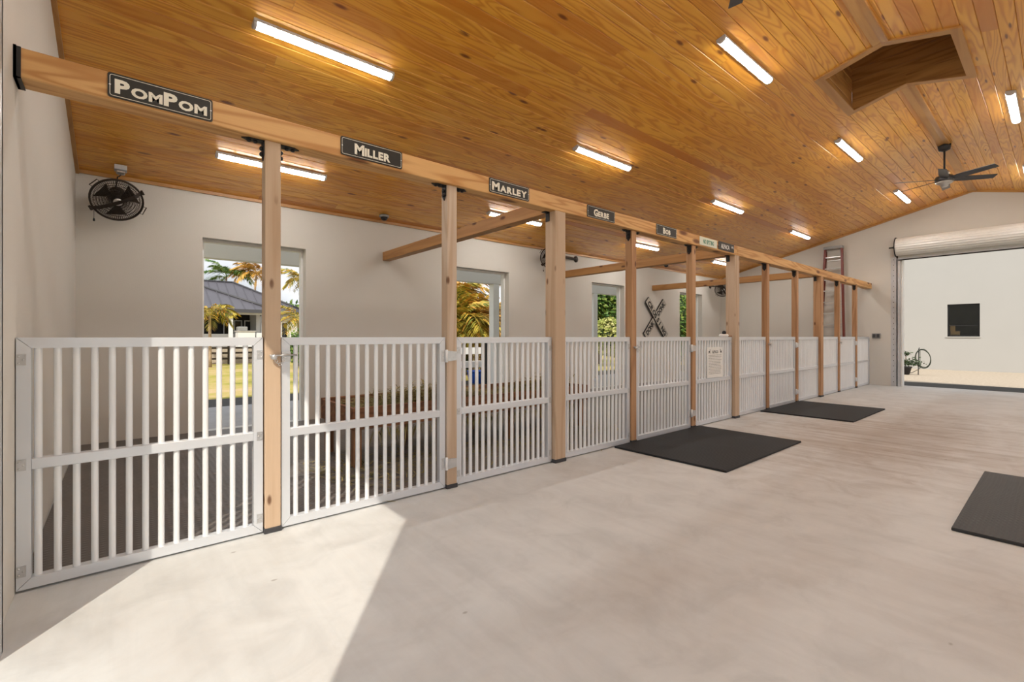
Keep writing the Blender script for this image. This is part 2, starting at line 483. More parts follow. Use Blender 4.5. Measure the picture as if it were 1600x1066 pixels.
def emit(name, c, s):
    m, nt, b = new_mat(name)
    b.inputs['Base Color'].default_value = (0.9, 0.9, 0.9, 1)
    b.inputs['Emission Color'].default_value = (*c, 1)
    b.inputs['Emission Strength'].default_value = s
    return m
M['lamp'] = emit('lamp_diffuser_lit', (1.0, 0.975, 0.935), LAMP)

def translucent(name, c):
    m, nt, b = new_mat(name)
    tr = nt.nodes.new('ShaderNodeBsdfTranslucent'); tr.inputs['Color'].default_value = (*c, 1)
    mx = nt.nodes.new('ShaderNodeMixShader'); mx.inputs[0].default_value = 0.55
    b.inputs['Base Color'].default_value = (*c, 1); b.inputs['Roughness'].default_value = 0.5
    nt.links.new(b.outputs[0], mx.inputs[1]); nt.links.new(tr.outputs[0], mx.inputs[2])
    nt.links.new(mx.outputs[0], nt.nodes['Material Output'].inputs[0])
    return m
M['daylight_sheet'] = translucent('added_daylight_sheet', (0.85, 0.86, 0.86))  # translucency added to let daylight down into the porch
def clearglass(name):
    m, nt, b = new_mat(name)
    tr = nt.nodes.new('ShaderNodeBsdfTransparent'); tr.inputs['Color'].default_value = (0.75, 0.78, 0.78, 1)
    gl = nt.nodes.new('ShaderNodeBsdfGlossy'); gl.inputs['Roughness'].default_value = 0.02
    mx = nt.nodes.new('ShaderNodeMixShader'); mx.inputs[0].default_value = 0.06
    nt.links.new(tr.outputs[0], mx.inputs[1]); nt.links.new(gl.outputs[0], mx.inputs[2])
    nt.links.new(mx.outputs[0], nt.nodes['Material Output'].inputs[0])
    return m
M['pane'] = clearglass('window_pane')

# ------------------------------------------------------------------ dimensions of the barn
X0, X1 = -0.38, 14.5            # inner faces of the end walls
YB, YF = 7.0, -4.4              # inner faces of the long walls
YR, ZR, SL = 1.3, 4.47, 0.249   # ridge line, ridge height, roof slope
T = 0.2
DY0, DY1, DZ = 0.13, 2.55, 3.10 # roll-up doors in both end walls
OPEN = [(0.79, 2.03), (4.58, 5.82), (8.30, 9.53), (12.10, 13.36)]
OZ = 2.465
ANG = math.atan(SL)
def zc(y): return ZR - SL * abs(y - YR)

# ------------------------------------------------------------------ floor and walls
b = MB(); b.box(X0 - T - 0.05, X1 + T + 0.12, YF - T, YB + T, -0.14, 0.0)
struct(b.build('floor', M['floor'], origin=(0, 0, 0)), 'pale brown concrete barn floor with worn stains', 'floor')

def gable(x0, x1):
    b = MB()
    ztop = lambda y: zc(y) + 0.10
    b.prism([(DY1, 0), (YB + T, 0), (YB + T, ztop(YB + T)), (DY1, ztop(DY1))], 'x', x0, x1)
    b.prism([(YF - T, 0), (DY0, 0), (DY0, ztop(DY0)), (YF - T, ztop(YF - T))], 'x', x0, x1)
    b.prism([(DY0, DZ), (DY1, DZ), (DY1, ztop(DY1)), (YR, ztop(YR)), (DY0, ztop(DY0))], 'x', x0, x1)
    return b
struct(gable(X0 - T, X0).build('wall_near', M['wall'], origin=(X0, YR, 0)), 'off-white plaster end wall at the left edge', 'wall')
struct(gable(X1, X1 + T).build('wall_far', M['wall'], origin=(X1, YR, 0)), 'off-white plaster gable wall around the far roll-up door', 'wall')

ADDED_OPEN = [(0.5, 4.3), (5.2, 9.0), (9.9, 13.7)]  # unseen openings, added to bring in daylight from the right
def longwall(y0, y1, ops, zt, OZ=OZ):
    b = MB()
    xs = X0
    for a, c in ops:
        b.box(xs, a, y0, y1, 0, zt)
        b.box(a, c, y0, y1, OZ, zt)
        xs = c
    b.box(xs, X1, y0, y1, 0, zt)
    return b
struct(longwall(YB, YB + T, OPEN, zc(YB) + 0.02).build('wall_back', M['wall'], origin=(7, YB, 0)), 'off-white plaster wall behind the stalls with four doorways', 'wall')
struct(longwall(YF - T, YF, ADDED_OPEN, zc(YF) + 0.02, 2.75).build('wall_front', M['wall'], origin=(7, YF, 0)), 'unseen off-white plaster wall right of the aisle, wide openings added for daylight', 'wall')

# white frames let into the doorways of the back wall
for i, (a, c) in enumerate(OPEN):
    b = MB()
    f0, f1 = YB + 0.13, YB + T + 0.02
    b.box(a, a + 0.03, f0, f1, 0, OZ - 0.03); b.box(c - 0.03, c, f0, f1, 0, OZ - 0.03); b.box(a, c, f0, f1, OZ - 0.03, OZ)
    struct(b.build('trim_%d' % (i + 10), M['white']), 'white frame in the %s doorway of the back wall' % ['first', 'second', 'third', 'fourth'][i])

# ------------------------------------------------------------------ ceiling: tongue and groove boards
HX0, HX1 = 6.46, 7.74           # skylight well opening
NROW = 45
SLOPE_LEN = (YB - YR) / math.cos(ANG)
BW = SLOPE_LEN / NROW
HROWS = 5
ceiling = thing('ceiling', 'varnished pine board ceiling rising to a ridge', 'ceiling', (7, YR, 3.0))
ceiling['kind'] = 'structure'

def board_section(side, k):
    """cross-section (y, z) of board k counted from the ridge; side +1 is over the stalls"""
    d0, d1 = k * BW, (k + 1) * BW
    pts = [(d0 + 0.0006, 0.02), (d0 + 0.0006, 0.006), (d0 + 0.0055, 0.0), (d1 - 0.0055, 0.0), (d1 - 0.0006, 0.006), (d1 - 0.0006, 0.02)]
    out = []
    for d, n in pts:
        y = YR + side * (d * math.cos(ANG) + n * math.sin(ANG))
        z = ZR - d * math.sin(ANG) + n * math.cos(ANG)
        out.append((y, z))
    return out

rb = random.Random(21)
rest = MB()
for side in (1, -1):
    for k in range(NROW):
        cuts = [X0]
        x = X0 + rb.uniform(1.2, 4.6)
        while x < X1 - 0.7:
            cuts.append(x); x += rb.choice([2.44, 3.05, 3.66, 4.27, 4.88])
        cuts.append(X1)
        spans = list(zip(cuts[:-1], cuts[1:]))
        if k < HROWS:
            s2 = []
            for a, c in spans:
                if c <= HX0 or a >= HX1: s2.append((a, c)); continue
                if a < HX0: s2.append((a, HX0))
                if c > HX1: s2.append((HX1, c))
            spans = s2
        sec = board_section(side, k)
        for a, c in spans:
            if c - a < 0.05: continue
            if side == -1 and k >= 16:
                rest.prism(sec, 'x', a + 0.0008, c - 0.0008); continue
            b = MB(); b.prism(sec, 'x', a + 0.0008, c - 0.0008)
            b.build('plank', M['ceiling'], ceiling)
r_ = rest.build('planks', M['ceiling'], ceiling); r_['kind'] = 'stuff'

# solid roof over the boards (keeps the daylight out), open only under the skylight box
b = MB()
def slab(side, y0, y1, xa, xb, lo=0.03, hi=0.14):
    pts = [(y0, zc(y0) + lo), (y1, zc(y1) + lo), (y1, zc(y1) + hi), (y0, zc(y0) + hi)]
    b.prism(pts, 'x', xa, xb)
HY = HROWS * BW * math.cos(ANG)
for side in (1, -1):
    e = YR + side * (YB - YR + 0.55)
    slab(side, YR + side * HY, e, X0 - 0.6, X1 + 0.6)
    slab(side, YR, YR + side * HY, X0 - 0.6, HX0)
    slab(side, YR, YR + side * HY, HX1, X1 + 0.6)
struct(b.build('roof', M['barnroof'], origin=(7, YR, 4)), 'solid roof deck above the pine ceiling', 'roof')

# skylight well at the ridge: boarded sides, a closed boarded top and a pine frame
well = thing('skylight_well', 'boxed pine well open at the ridge of the ceiling', 'skylight', (7.1, YR, 4.3))
IY = 0.575
ix0, ix1 = HX0 + 0.05, HX1 - 0.05
ztop = 5.15
zb = zc(YR + IY)
nb = 6; hgt = 0.148
for k in range(nb + 1):
    za, zb_ = 4.28 + k * hgt, 4.28 + (k + 1) * hgt - 0.002
    for xa, xb in ((ix0 - 0.02, ix0), (ix1, ix1 + 0.02)):
        if za > ZR:
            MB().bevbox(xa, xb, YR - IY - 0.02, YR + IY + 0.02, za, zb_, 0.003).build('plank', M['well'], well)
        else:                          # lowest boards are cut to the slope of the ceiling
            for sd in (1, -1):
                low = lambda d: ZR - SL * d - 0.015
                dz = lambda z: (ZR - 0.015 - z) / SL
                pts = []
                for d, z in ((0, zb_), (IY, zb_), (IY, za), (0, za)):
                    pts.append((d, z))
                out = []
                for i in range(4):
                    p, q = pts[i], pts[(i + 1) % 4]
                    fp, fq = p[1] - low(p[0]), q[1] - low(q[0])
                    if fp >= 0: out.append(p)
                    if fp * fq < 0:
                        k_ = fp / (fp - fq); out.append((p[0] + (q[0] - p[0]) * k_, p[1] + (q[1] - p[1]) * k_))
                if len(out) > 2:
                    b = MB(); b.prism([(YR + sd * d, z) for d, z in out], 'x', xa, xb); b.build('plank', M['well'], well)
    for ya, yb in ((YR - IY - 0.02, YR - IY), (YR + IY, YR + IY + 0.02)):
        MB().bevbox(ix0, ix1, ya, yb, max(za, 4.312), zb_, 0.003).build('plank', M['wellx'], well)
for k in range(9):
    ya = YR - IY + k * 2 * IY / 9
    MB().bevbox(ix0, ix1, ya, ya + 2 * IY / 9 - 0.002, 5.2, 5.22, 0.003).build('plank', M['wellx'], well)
MB().box(ix0 - 0.05, ix1 + 0.05, YR - IY - 0.05, YR + IY + 0.05, 5.32, 5.36).build('cap', M['barnroof'], well)
def tpiece(d0, d1, side):
    o = []
    for d, n in ((d0, -0.02), (d1, -0.02), (d1, 0.004), (d0, 0.004)):
        o.append((YR + side * (d * math.cos(ANG) + n * math.sin(ANG)), ZR - d * math.sin(ANG) + n * math.cos(ANG)))
    return o
for side in (1, -1):
    b = MB(); b.prism(tpiece(0.575, 0.665, side), 'x', HX0 - 0.055, HX1 + 0.045); b.build('trim_board', M['trimx'], well)
    for xa, xb in ((HX0 - 0.055, HX0 + 0.046), (HX1 - 0.046, HX1 + 0.045)):
        b = MB(); b.prism(tpiece(0.0, 0.575, side), 'x', xa, xb); b.build('trim_board', M['trimy'], well)

# ceiling edge trims and the ridge strip
b = MB()
for side in (1, -1):
    for xa, xb in ((X0, HX0 - 0.06), (HX1 + 0.05, X1)):
        b.prism(tpiece(0.0, 0.075, side), 'x', xa, xb)
struct(b.build('trim_1', M['trimx']), 'pine ridge strip along the top of the ceiling')
b = MB(); b.prism([(YB - 0.02, zc(YB) - 0.035), (YB, zc(YB) - 0.035), (YB, zc(YB) + 0.01), (YB - 0.02, zc(YB) + 0.01)], 'x', X0, X1)
struct(b.build('trim_2', M['trimx']), 'narrow pine trim where the ceiling meets the back wall')
for i, (xa, xb) in enumerate(((X0, X0 + 0.03), (X1 - 0.03, X1))):
    b = MB()
    for ye in (YB, YF):
        b.prism([(YR, zc(YR) - 0.045), (ye, zc(ye) - 0.045), (ye, zc(ye) + 0.002), (YR, zc(YR) + 0.002)], 'x', xa, xb)
    struct(b.build('trim_%d' % (3 + i), M['trimy']), ['pine trim along the sloping top of the near wall', 'pine trim along the sloping top of the far gable wall'][i])

# ------------------------------------------------------------------ roll-up doors in the end walls
def rollup(n, xin, s, label):
    """xin: inner wall face; s: +1 when the barn lies on the +x side of it"""
    d = thing('door_%d' % n, label, 'door', (xin, (DY0 + DY1) / 2, 0))
    d['kind'] = 'structure'
    def bx(b, a0, a1, y0, y1, z0, z1):
        b.box(min(xin + s * a0, xin + s * a1), max(xin + s * a0, xin + s * a1), y0, y1, z0, z1); return b
    for sy in (1, -1):
        e = DY1 if sy == 1 else DY0
        def yy(a, c): return (min(e + sy * a, e + sy * c), max(e + sy * a, e + sy * c))
        p = bx(MB(), 0.0, 0.008, *yy(0.07, 0.19), 0.0, 3.16).build('track_plate', M['doorgrey'], d)
        bo = MB()
        for k in range(24):
            bo.lathe([(0.009, 0), (0.009, s * 0.008), (0.004, s * 0.012)], 8, (xin + s * 0.008, e + sy * 0.135, 0.1 + k * 0.13), 'x')
        bo.build('bolt_row', M['black'], p)
        b = bx(MB(), 0.0, 0.034, *yy(0.055, 0.075), 0.0, 3.16)
        bx(b, 0.028, 0.034, *yy(-0.005, 0.075), 0.0, 3.16)
        bx(b, 0.0, 0.012, *yy(-0.005, 0.075), 0.0, 3.16)
        b.build('guide_channel', M['doorgrey'], d)
        j = MB()
        bx(j, -0.2, 0.012, *yy(-0.03, 0.0), 0.0, DZ)
        j.build('jamb', M['white'], d)
        # bracket plate carrying the barrel
        br = MB()
        pts = []
        for k in range(13):
            a = math.pi * (-0.5 + k / 12)
            pts.append((xin + s * (0.20 + 0.235 * math.cos(a)), 3.36 + 0.235 * math.sin(a)))
        pts += [(xin, 3.595), (xin, 3.12)]
        ya, yb = yy(0.05, 0.062)
        br.prism(pts, 'y', ya, yb)
        brk = br.build('barrel_bracket', M['black'], d)
        MB().lathe([(0.028, 0), (0.028, sy * 0.05), (0.016, sy * 0.06), (0.016, sy * 0.13)], 12, (xin + s * 0.2, e + sy * 0.06, 3.36), 'y').build('axle', M['black'], brk)
    # rolled curtain: a ribbed coil
    prof = []
    n_ = 46
    b = MB()
    pts = []
    for k in range(n_):
        a = 2 * math.pi * k / n_
        r = 0.205 + (0.006 if k % 2 else -0.002)
        pts.append((xin + s * (0.20 + r * math.cos(a)), 3.36 + r * math.sin(a)))
    b.prism(pts, 'y', DY0 - 0.045, DY1 + 0.045)
    b.build('rolled_curtain', M['curtain'], d)
    b = bx(MB(), 0.03, 0.055, DY0 - 0.04, DY1 + 0.04, 3.10, 3.36); b.build('curtain_end', M['curtain'], d)
    b = bx(MB(), 0.02, 0.075, DY0 - 0.04, DY1 + 0.04, 3.075, 3.112); b.build('bottom_bar', M['doorgrey'], d)
    b = bx(MB(), 0.018, 0.08, DY0 - 0.04, DY1 + 0.04, 3.055, 3.076); b.build('rubber_seal', M['rubberedge'], d)
    return d
rollup(1, X0, 1, 'white roll-up door rolled open at the near end wall')
rollup(2, X1, -1, 'white ribbed roll-up door rolled open in the far gable wall')

# ------------------------------------------------------------------ timber frame of the stalls
YC = 3.19
SLIM = [0.72, 2.025, 4.465, 5.795, 8.19, 9.505, 11.985, 13.30]
BIG = [3.24, 7.0, 10.77]
ZB0, ZB1 = 2.415, 2.555
ordn = ['first', 'second', 'third', 'fourth', 'fifth', 'sixth', 'seventh', 'eighth', 'ninth', 'tenth', 'eleventh', 'twelfth']

def corner_bracket(b, x, side):
    """black pointed angle bracket between post side and beam underside"""
    t = 0.006; w = 0.028
    # leg on the post
    xa = x; xb = x + side * t
    b.prism([(YC - w, ZB0), (YC + w, ZB0), (YC + w, ZB0 - 0.085), (YC, ZB0 - 0.12), (YC - w, ZB0 - 0.085)], 'x', min(xa, xb), max(xa, xb))
    # leg under the beam
    b.prism([(x, YC - w), (x + side * 0.085, YC - w), (x + side * 0.12, YC), (x + side * 0.085, YC + w), (x, YC + w)], 'z', ZB0 - t, ZB0)
    for q in (0.045, 0.08):
        b.lathe([(0.013, -0.006), (0.013, -0.016), (0.007, -0.02)], 6, (x + side * q, YC, ZB0), 'z')
        b.lathe([(0.013, 0), (0.013, side * 0.012), (0.007, side * 0.016)], 6, (x + side * t, YC, ZB0 - q), 'x')

slim_lab = ['first slim fir post from the left, latch side of the nearest gate',
            'second slim fir post from the left, carrying hinges of the nearest gate',
            'slim reddish fir post at the left edge of the nearer floor mat',
            'slim fir post hinging the gate by the nearer floor mat',
            'slim fir post at the left edge of the farther floor mat',
            'slim fir post hinging the gate by the farther floor mat',
            'last but one slim fir post before the far wall',
            'slim fir post nearest the far gable wall']
for x, lab in zip(SLIM, slim_lab):
    p = thing('timber_post', lab, 'post', (x, YC, 0), 'slim posts of the stall row')
    MB().bevbox(x - 0.0445, x + 0.0445, YC - 0.0445, YC + 0.0445, 0.03, ZB0, 0.003).build('shaft', M['post'] if x < 3 else M['post_red'], p)
    MB().bevbox(x - 0.05, x + 0.05, YC - 0.05, YC + 0.05, 0.0, 0.032, 0.003).build('base_shoe', M['shoe'], p)
    for sd in (-1, 1):
        b = MB(); corner_bracket(b, x + sd * 0.0445, sd); b.build('corner_bracket', M['black'], p)
big_lab = ['thick square fir post between the first and second stall', 'thick square fir post right of the gate with the poster', 'thick square fir post in front of the red ladder']
for x, lab in zip(BIG, big_lab):
    p = thing('timber_post', lab, 'post', (x, YC, 0), 'thick posts of the stall row')
    MB().bevbox(x - 0.07, x + 0.07, YC - 0.07, YC + 0.07, 0.03, ZB0, 0.004).build('shaft', M['post'] if x < 8 else M['post_red'], p)
    MB().bevbox(x - 0.076, x + 0.076, YC - 0.076, YC + 0.076, 0.0, 0.034, 0.003).build('base_shoe', M['shoe'], p)
    b = MB(); b.box(x - 0.076, x - 0.07, YC + 0.01, YC + 0.06, ZB0 - 0.09, ZB0 - 0.01); b.box(x - 0.13, x - 0.07, YC + 0.01, YC + 0.06, ZB0 - 0.008, ZB0)
    b.build('corner_bracket', M['black'], p)
hb = MB().bevbox(X0 + 0.012, 6.998, YC - 0.07, YC + 0.07, ZB0, ZB1, 0.005).build('header_beam', M['beam'])
h_ = MB()
h_.box(X0 + 0.001, X0 + 0.026, YC - 0.074, YC - 0.0705, ZB0 - 0.006, ZB1); h_.box(X0 + 0.001, X0 + 0.026, YC - 0.074, YC + 0.074, ZB0 - 0.006, ZB0 - 0.001); h_.box(X0 + 0.0005, X0 + 0.011, YC - 0.074, YC + 0.074, ZB0 - 0.006, ZB1 + 0.004)
h_.build('beam_hanger', M['black'], hb)
tag(hb, 'long knotty fir beam carrying the dark name signs', 'beam', 'header beams over the stall row')
hb = MB().bevbox(7.002, X1 - 0.005, YC - 0.07, YC + 0.07, ZB0, ZB1, 0.005).build('header_beam', M['beam'])
tag(hb, 'bare pale fir beam running on to the far wall past the signs', 'beam', 'header beams over the stall row')
for x, lab in zip(BIG, ['fir cross beam from the first thick post to the back wall', 'fir cross beam from the middle thick post to the back wall', 'fir cross beam from the thick post nearest the far wall']):
    tb = MB().bevbox(x - 0.045, x + 0.075, YC + 0.071, YB - 0.002, ZB0 + 0.005, ZB1, 0.004).build('cross_beam', M['tie'])
    tag(tb, lab, 'beam', 'cross beams between stalls')

# ------------------------------------------------------------------ stall gates and fixed panels
bar_me = MB().tube([(0, 0, 0), (0, 0, 1.13)], 0.0148, 12, caps=False).mesh('bar')
bar_me.materials.append(M['bar'])
FY0, FY1 = YC - 0.025, YC + 0.025
def frame_piece(b, pts): b.prism(pts, 'y', FY0, FY1)

def panel(xa, xb, gate, lab, latch=None, hinge=None, n=None):
    t = thing('stall_gate' if gate else 'barred_fence', lab, 'gate' if gate else 'fence', ((xa + xb) / 2, YC, 0), 'barred gates of the stall row' if gate else 'fixed barred fences of the stall row')
    z0, z1, w, g = 0.012, 1.205, 0.05, 0.0012
    for x, s in ((xa, 1), (xb, -1)):
        b = MB(); frame_piece(b, [(x, z0 + g), (x + s * w, z0 + w + g), (x + s * w, z1 - w - g), (x, z1 - g)]); b.build('stile', M['alu'], t)
    b = MB(); frame_piece(b, [(xa + g, z1), (xb - g, z1), (xb - w - g, z1 - w), (xa + w + g, z1 - w)]); b.build('top_rail', M['alu'], t)
    b = MB(); frame_piece(b, [(xa + g, z0), (xb - g, z0), (xb - w - g, z0 + w), (xa + w + g, z0 + w)]); b.build('bottom_rail', M['alu'], t)
    MB().bevbox(xa + w, xb - w, FY0 - 0.001, FY1 + 0.001, 0.576, 0.628, 0.003).build('mid_rail', M['alu'], t)
    inner = xb - xa - 2 * w
    m0 = 0.022 if xa < 0 else 0.04
    n = n or max(3, round(inner / 0.0675) - 1)
    for k in range(n):
        x = xa + w + m0 + (inner - m0 - 0.04) * k / (n - 1)
        put('bar', bar_me, t, (x - (xa + xb) / 2, 0, 0.045))
    if not gate:
        for x, s in ((xa, -1), (xb, 1)):
            for z in (1.10, 0.602, 0.10):
                b = MB(); b.box(min(x, x - s * 0.034), max(x, x - s * 0.034), FY0 - 0.004, FY0, z - 0.026, z + 0.026)
                for dx, dz in ((0.009, 0.015), (0.009, -0.015), (0.024, 0.0)):
                    b.lathe([(0.004, -0.004), (0.004, -0.006), (0.002, -0.007)], 8, (x - s * dx, FY0, z + dz), 'y')
                b.build('mounting_bracket', M['steel'], t)
    if hinge:
        s = hinge; x = xb if s > 0 else xa
        for z in (1.055, 0.2):
            b = MB()
            b.box(min(x - s * 0.034, x), max(x - s * 0.034, x), FY0 - 0.005, FY0, z - 0.045, z + 0.045)
            b.prism([(x + s * 0.008, z - 0.042), (x + s * 0.008, z + 0.042), (x + s * 0.09, z + 0.034), (x + s * 0.09, z - 0.034)], 'y', YC - 0.0515, YC - 0.0455)
            for dz in (-0.03, 0, 0.03):
                b.lathe([(0.006, -0.005), (0.006, -0.008), (0.003, -0.01)], 8, (x - s * 0.02, FY0, z + dz), 'y')
            h = b.build('hinge', M['steel'], t)
            MB().lathe([(0.011, -0.05), (0.011, 0.05)], 12, (x + s * 0.004, YC - 0.04, z), 'z').build('hinge_barrel', M['whitegloss'], h)
    if latch:
        s = latch; x = xb if s > 0 else xa; z = 1.085
        b = MB()
        b.box(min(x, x - s * 0.052), max(x, x - s * 0.052), FY0 - 0.006, FY0, z - 0.035, z + 0.03)
        l = b.build('latch', M['steel'], t)
        MB().tube([(x - s * 0.085, FY0 - 0.024, z + 0.008), (x + s * 0.075, FY0 - 0.034, z + 0.008)], 0.006, 8).build('latch_rod', M['steel'], l)
        MB().lathe([(0.006, -0.05), (0.017, -0.044), (0.019, -0.03), (0.013, -0.02), (0.006, -0.012), (0.006, 0.0)], 12, (x + s * 0.055, YC - 0.0445, z), 'y').build('latch_stud', M['steel'], l)
        cb = MB()
        for k in range(7):
            a = k / 6
            c = Vector((x + s * (0.05 - 0.06 * a), FY0 - 0.046, z - 0.004 - 0.042 * math.sin(math.pi * a)))
            ring = [c + Vector((0.0085 * math.cos(q), (0.004 if k % 2 else 0) * math.sin(q), 0.0085 * math.sin(q)) if k % 2 else (0.0085 * math.cos(q), 0.0065 * math.sin(q), 0)) for q in [2 * math.pi * i / 10 for i in range(10)]]
            cb.tube(ring, 0.0022, 5, closed=True)
        cb.build('chain', M['steel'], l)
    return t

G = 0.008
PAN = [(X0 + 0.004, 0.6755 - G, 0, 'barred aluminium fence at the left edge, between the near wall and first post', 0, 0),
       (0.7645 + G, 1.9805 - G, 1, 'nearest barred aluminium gate, latched to the first slim post', -1, 1),
       (2.0695 + G, 3.17 - G, 0, 'barred aluminium fence just left of the first thick post', 0, 0),
       (3.31 + G, 4.4205 - G, 0, 'barred aluminium fence just right of the first thick post', 0, 0),
       (4.5095 + G, 5.7505 - G, 1, 'barred aluminium gate behind the nearer floor mat', -1, 1),
       (5.8395 + G, 6.93 - G, 0, 'barred aluminium fence holding the white poster', 0, 0),
       (7.07 + G, 8.1455 - G, 0, 'barred aluminium fence just right of the middle thick post', 0, 0),
       (8.2345 + G, 9.4605 - G, 1, 'barred aluminium gate behind the farther floor mat', -1, 1),
       (9.5495 + G, 10.70 - G, 0, 'barred aluminium fence left of the thick post by the ladder', 0, 0),
       (10.84 + G, 11.9405 - G, 0, 'barred aluminium fence right of the thick post by the ladder', 0, 0),
       (12.0295 + G, 13.2555 - G, 1, 'farthest barred aluminium gate, near the far gable wall', -1, 1),
       (13.3445 + G, X1 - 0.012, 0, 'last barred aluminium fence, meeting the far gable wall', 0, 0)]
panels = [panel(a, c, g, l, la, hi, {0: 14, 1: 16, 2: 15, 3: 15}.get(i)) for i, (a, c, g, l, la, hi) in enumerate(PAN)]

# ------------------------------------------------------------------ lettering
def text_mesh(items, name):
    """items: (string, size, x, z, fat, squash); returns MB-like mesh in the x/z plane facing -y"""
    out = MB()
    for s, size, x, z, fat, sx in items:
        cu = bpy.data.curves.new('letter', 'FONT')
        cu.body = s; cu.size = size; cu.offset = fat; cu.resolution_u = 3; cu.extrude = 0.0006
        cu.align_x = 'LEFT'
        ob = bpy.data.objects.new('letter', cu)
        col.objects.link(ob)
        dg = bpy.context.evaluated_depsgraph_get()
        me = bpy.data.meshes.new_from_object(ob.evaluated_get(dg))
        out.add([(v.co.x * sx + x, -v.co.z, v.co.y + z) for v in me.vertices], [tuple(p.vertices) for p in me.polygons])
        bpy.data.objects.remove(ob); bpy.data.curves.remove(cu); bpy.data.meshes.remove(me)
    return out

_gw = {}
def glyph_bounds(ch, fat):
    if (ch, fat) not in _gw:
        mb = text_mesh([(ch, 1.0, 0, 0, fat, 1.0)], 'g')
        xs = [v[0] for v in mb.v]; _gw[ch, fat] = (min(xs), max(xs))
    return _gw[ch, fat]
def word_items(s, big, small, fat, sx, gap, z):
    """letters laid side by side; upper-case letters big, lower-case set as small capitals"""
    x = 0; it = []
    for ch in s:
        size = big if ch.isupper() or ch == ' ' else small
        c = ch.upper()
        if c == ' ': x += 0.3 * size * sx; continue
        lo, hi = glyph_bounds(c, fat)
        it.append([c, size, x - lo * size * sx, z, fat * size, sx])
        x += (hi - lo) * size * sx + gap
    tot = x - gap
    for q in it: q[2] -= tot / 2
    return it, tot

def rrect(x0, x1, z0, z1, r, n=5):
    o = []
    for cx, cz, a0 in ((x1 - r, z1 - r, 0), (x0 + r, z1 - r, 90), (x0 + r, z0 + r, 180), (x1 - r, z0 + r, 270)):
        for k in range(n + 1):
            a = R(a0 + 90 * k / n); o.append((cx + r * math.cos(a), cz + r * math.sin(a)))
    return o

def ring_prism(b, outer, inner, y0, y1):
    n = len(outer)
    vs_ = [(p[0], y, p[1]) for y in (y0, y1) for lst in (outer, inner) for p in lst]
    fs_ = []
    for k in range(n):
        j = (k + 1) % n
        fs_ += [(k, j, n + j, n + k), (2 * n + k, 3 * n + k, 3 * n + j, 2 * n + j), (k, 2 * n + k, 2 * n + j, j), (n + k, n + j, 3 * n + j, 3 * n + k)]
    b.add(vs_, fs_)

def sign(xa, xb, za, zb, word, big, small, lab, plate, letters, border=True, fat=0.045, sx=1.0, gap=0.004, extra=None, group='name signs on the header beam'):
    yf = YC - 0.07
    xc, zc_ = (xa + xb) / 2, (za + zb) / 2
    t = thing('name_sign', lab, 'sign', (xc, yf, za), group)
    b = MB(); b.prism(rrect(xa, xb, za, zb, 0.012), 'y', yf - 0.006, yf - 0.0005); b.build('plate', M[plate], t)
    y1 = yf - 0.006
    if border:
        b = MB(); ring_prism(b, rrect(xa + 0.008, xb - 0.008, za + 0.008, zb - 0.008, 0.011), rrect(xa + 0.0105, xb - 0.0105, za + 0.0105, zb - 0.0105, 0.0085), y1 - 0.0006, y1)
        b.build('border_line', M[letters], t)
    it, tot = word_items(word, big, small, fat, sx, gap, 0)
    lim = (xb - xa) - (0.055 if border else 0.03)
    if extra: lim -= 0.07
    k = min(1.0, lim / tot) if tot > lim else lim / tot if lim / tot < 1.25 else 1.0
    for q in it: q[2] *= k; q[5] *= k
    if extra:
        for q in it: q[2] -= 0.035
        for i, ch in enumerate(extra): it.append([ch, 0.04, (xb - xa) / 2 - 0.085 + i * 0.024, big * 0.72 - 0.03, 0.0012, 0.8])
    mb = text_mesh(it, 'lettering')
    zs = [p[2] for p in mb.v]; zoff = zc_ - (min(zs) + max(zs)) / 2
    zoff = zc_ - 0.36 * big
    mb.v = [(x + xc, y + y1 - 0.0006, z + zoff) for x, y, z in mb.v]
    mb.build('lettering', M[letters], t)
    for x in (xa + 0.009, xb - 0.009):
        MB().lathe([(0.004, 0.0), (0.004, -0.002), (0.002, -0.003)], 8, (x, y1, zc_), 'y').build('screw', M['whitegloss'], t)
    return t

sign(-0.051, 0.400, 2.428, 2.552, 'PomPom', 0.094, 0.066, 'black sign lettered PomPom, leftmost on the beam', 'signplate', 'cream')
sign(1.126, 1.574, 2.432, 2.556, 'Miller', 0.094, 0.074, 'black sign lettered Miller on the beam', 'signplate', 'cream')
sign(2.374, 2.825, 2.430, 2.553, 'Marley', 0.094, 0.074, 'black sign lettered Marley left of the first thick post', 'signplate', 'cream')
sign(3.622, 4.071, 2.430, 2.553, 'Gerbe', 0.094, 0.074, 'black sign lettered Gerbe right of the first thick post', 'signplate', 'cream')
sign(4.865, 5.310, 2.430, 2.553, 'Bob', 0.094, 0.074, 'black sign lettered Bob, fifth along the beam', 'signplate', 'cream')
sign(5.885, 6.360, 2.435, 2.545, 'NO SPITTING', 0.078, 0.078, 'small white sign with green lettering NO SPITTING', 'signwhite', 'green', border=False, fat=0.02, sx=0.62, gap=0.003)
sign(6.405, 6.880, 2.435, 2.550, 'ALPACA', 0.088, 0.088, 'black street style sign with white lettering ALPACA AVE', 'signplate', 'white', border=False, fat=0.02, sx=0.72, gap=0.003, extra='AVE')

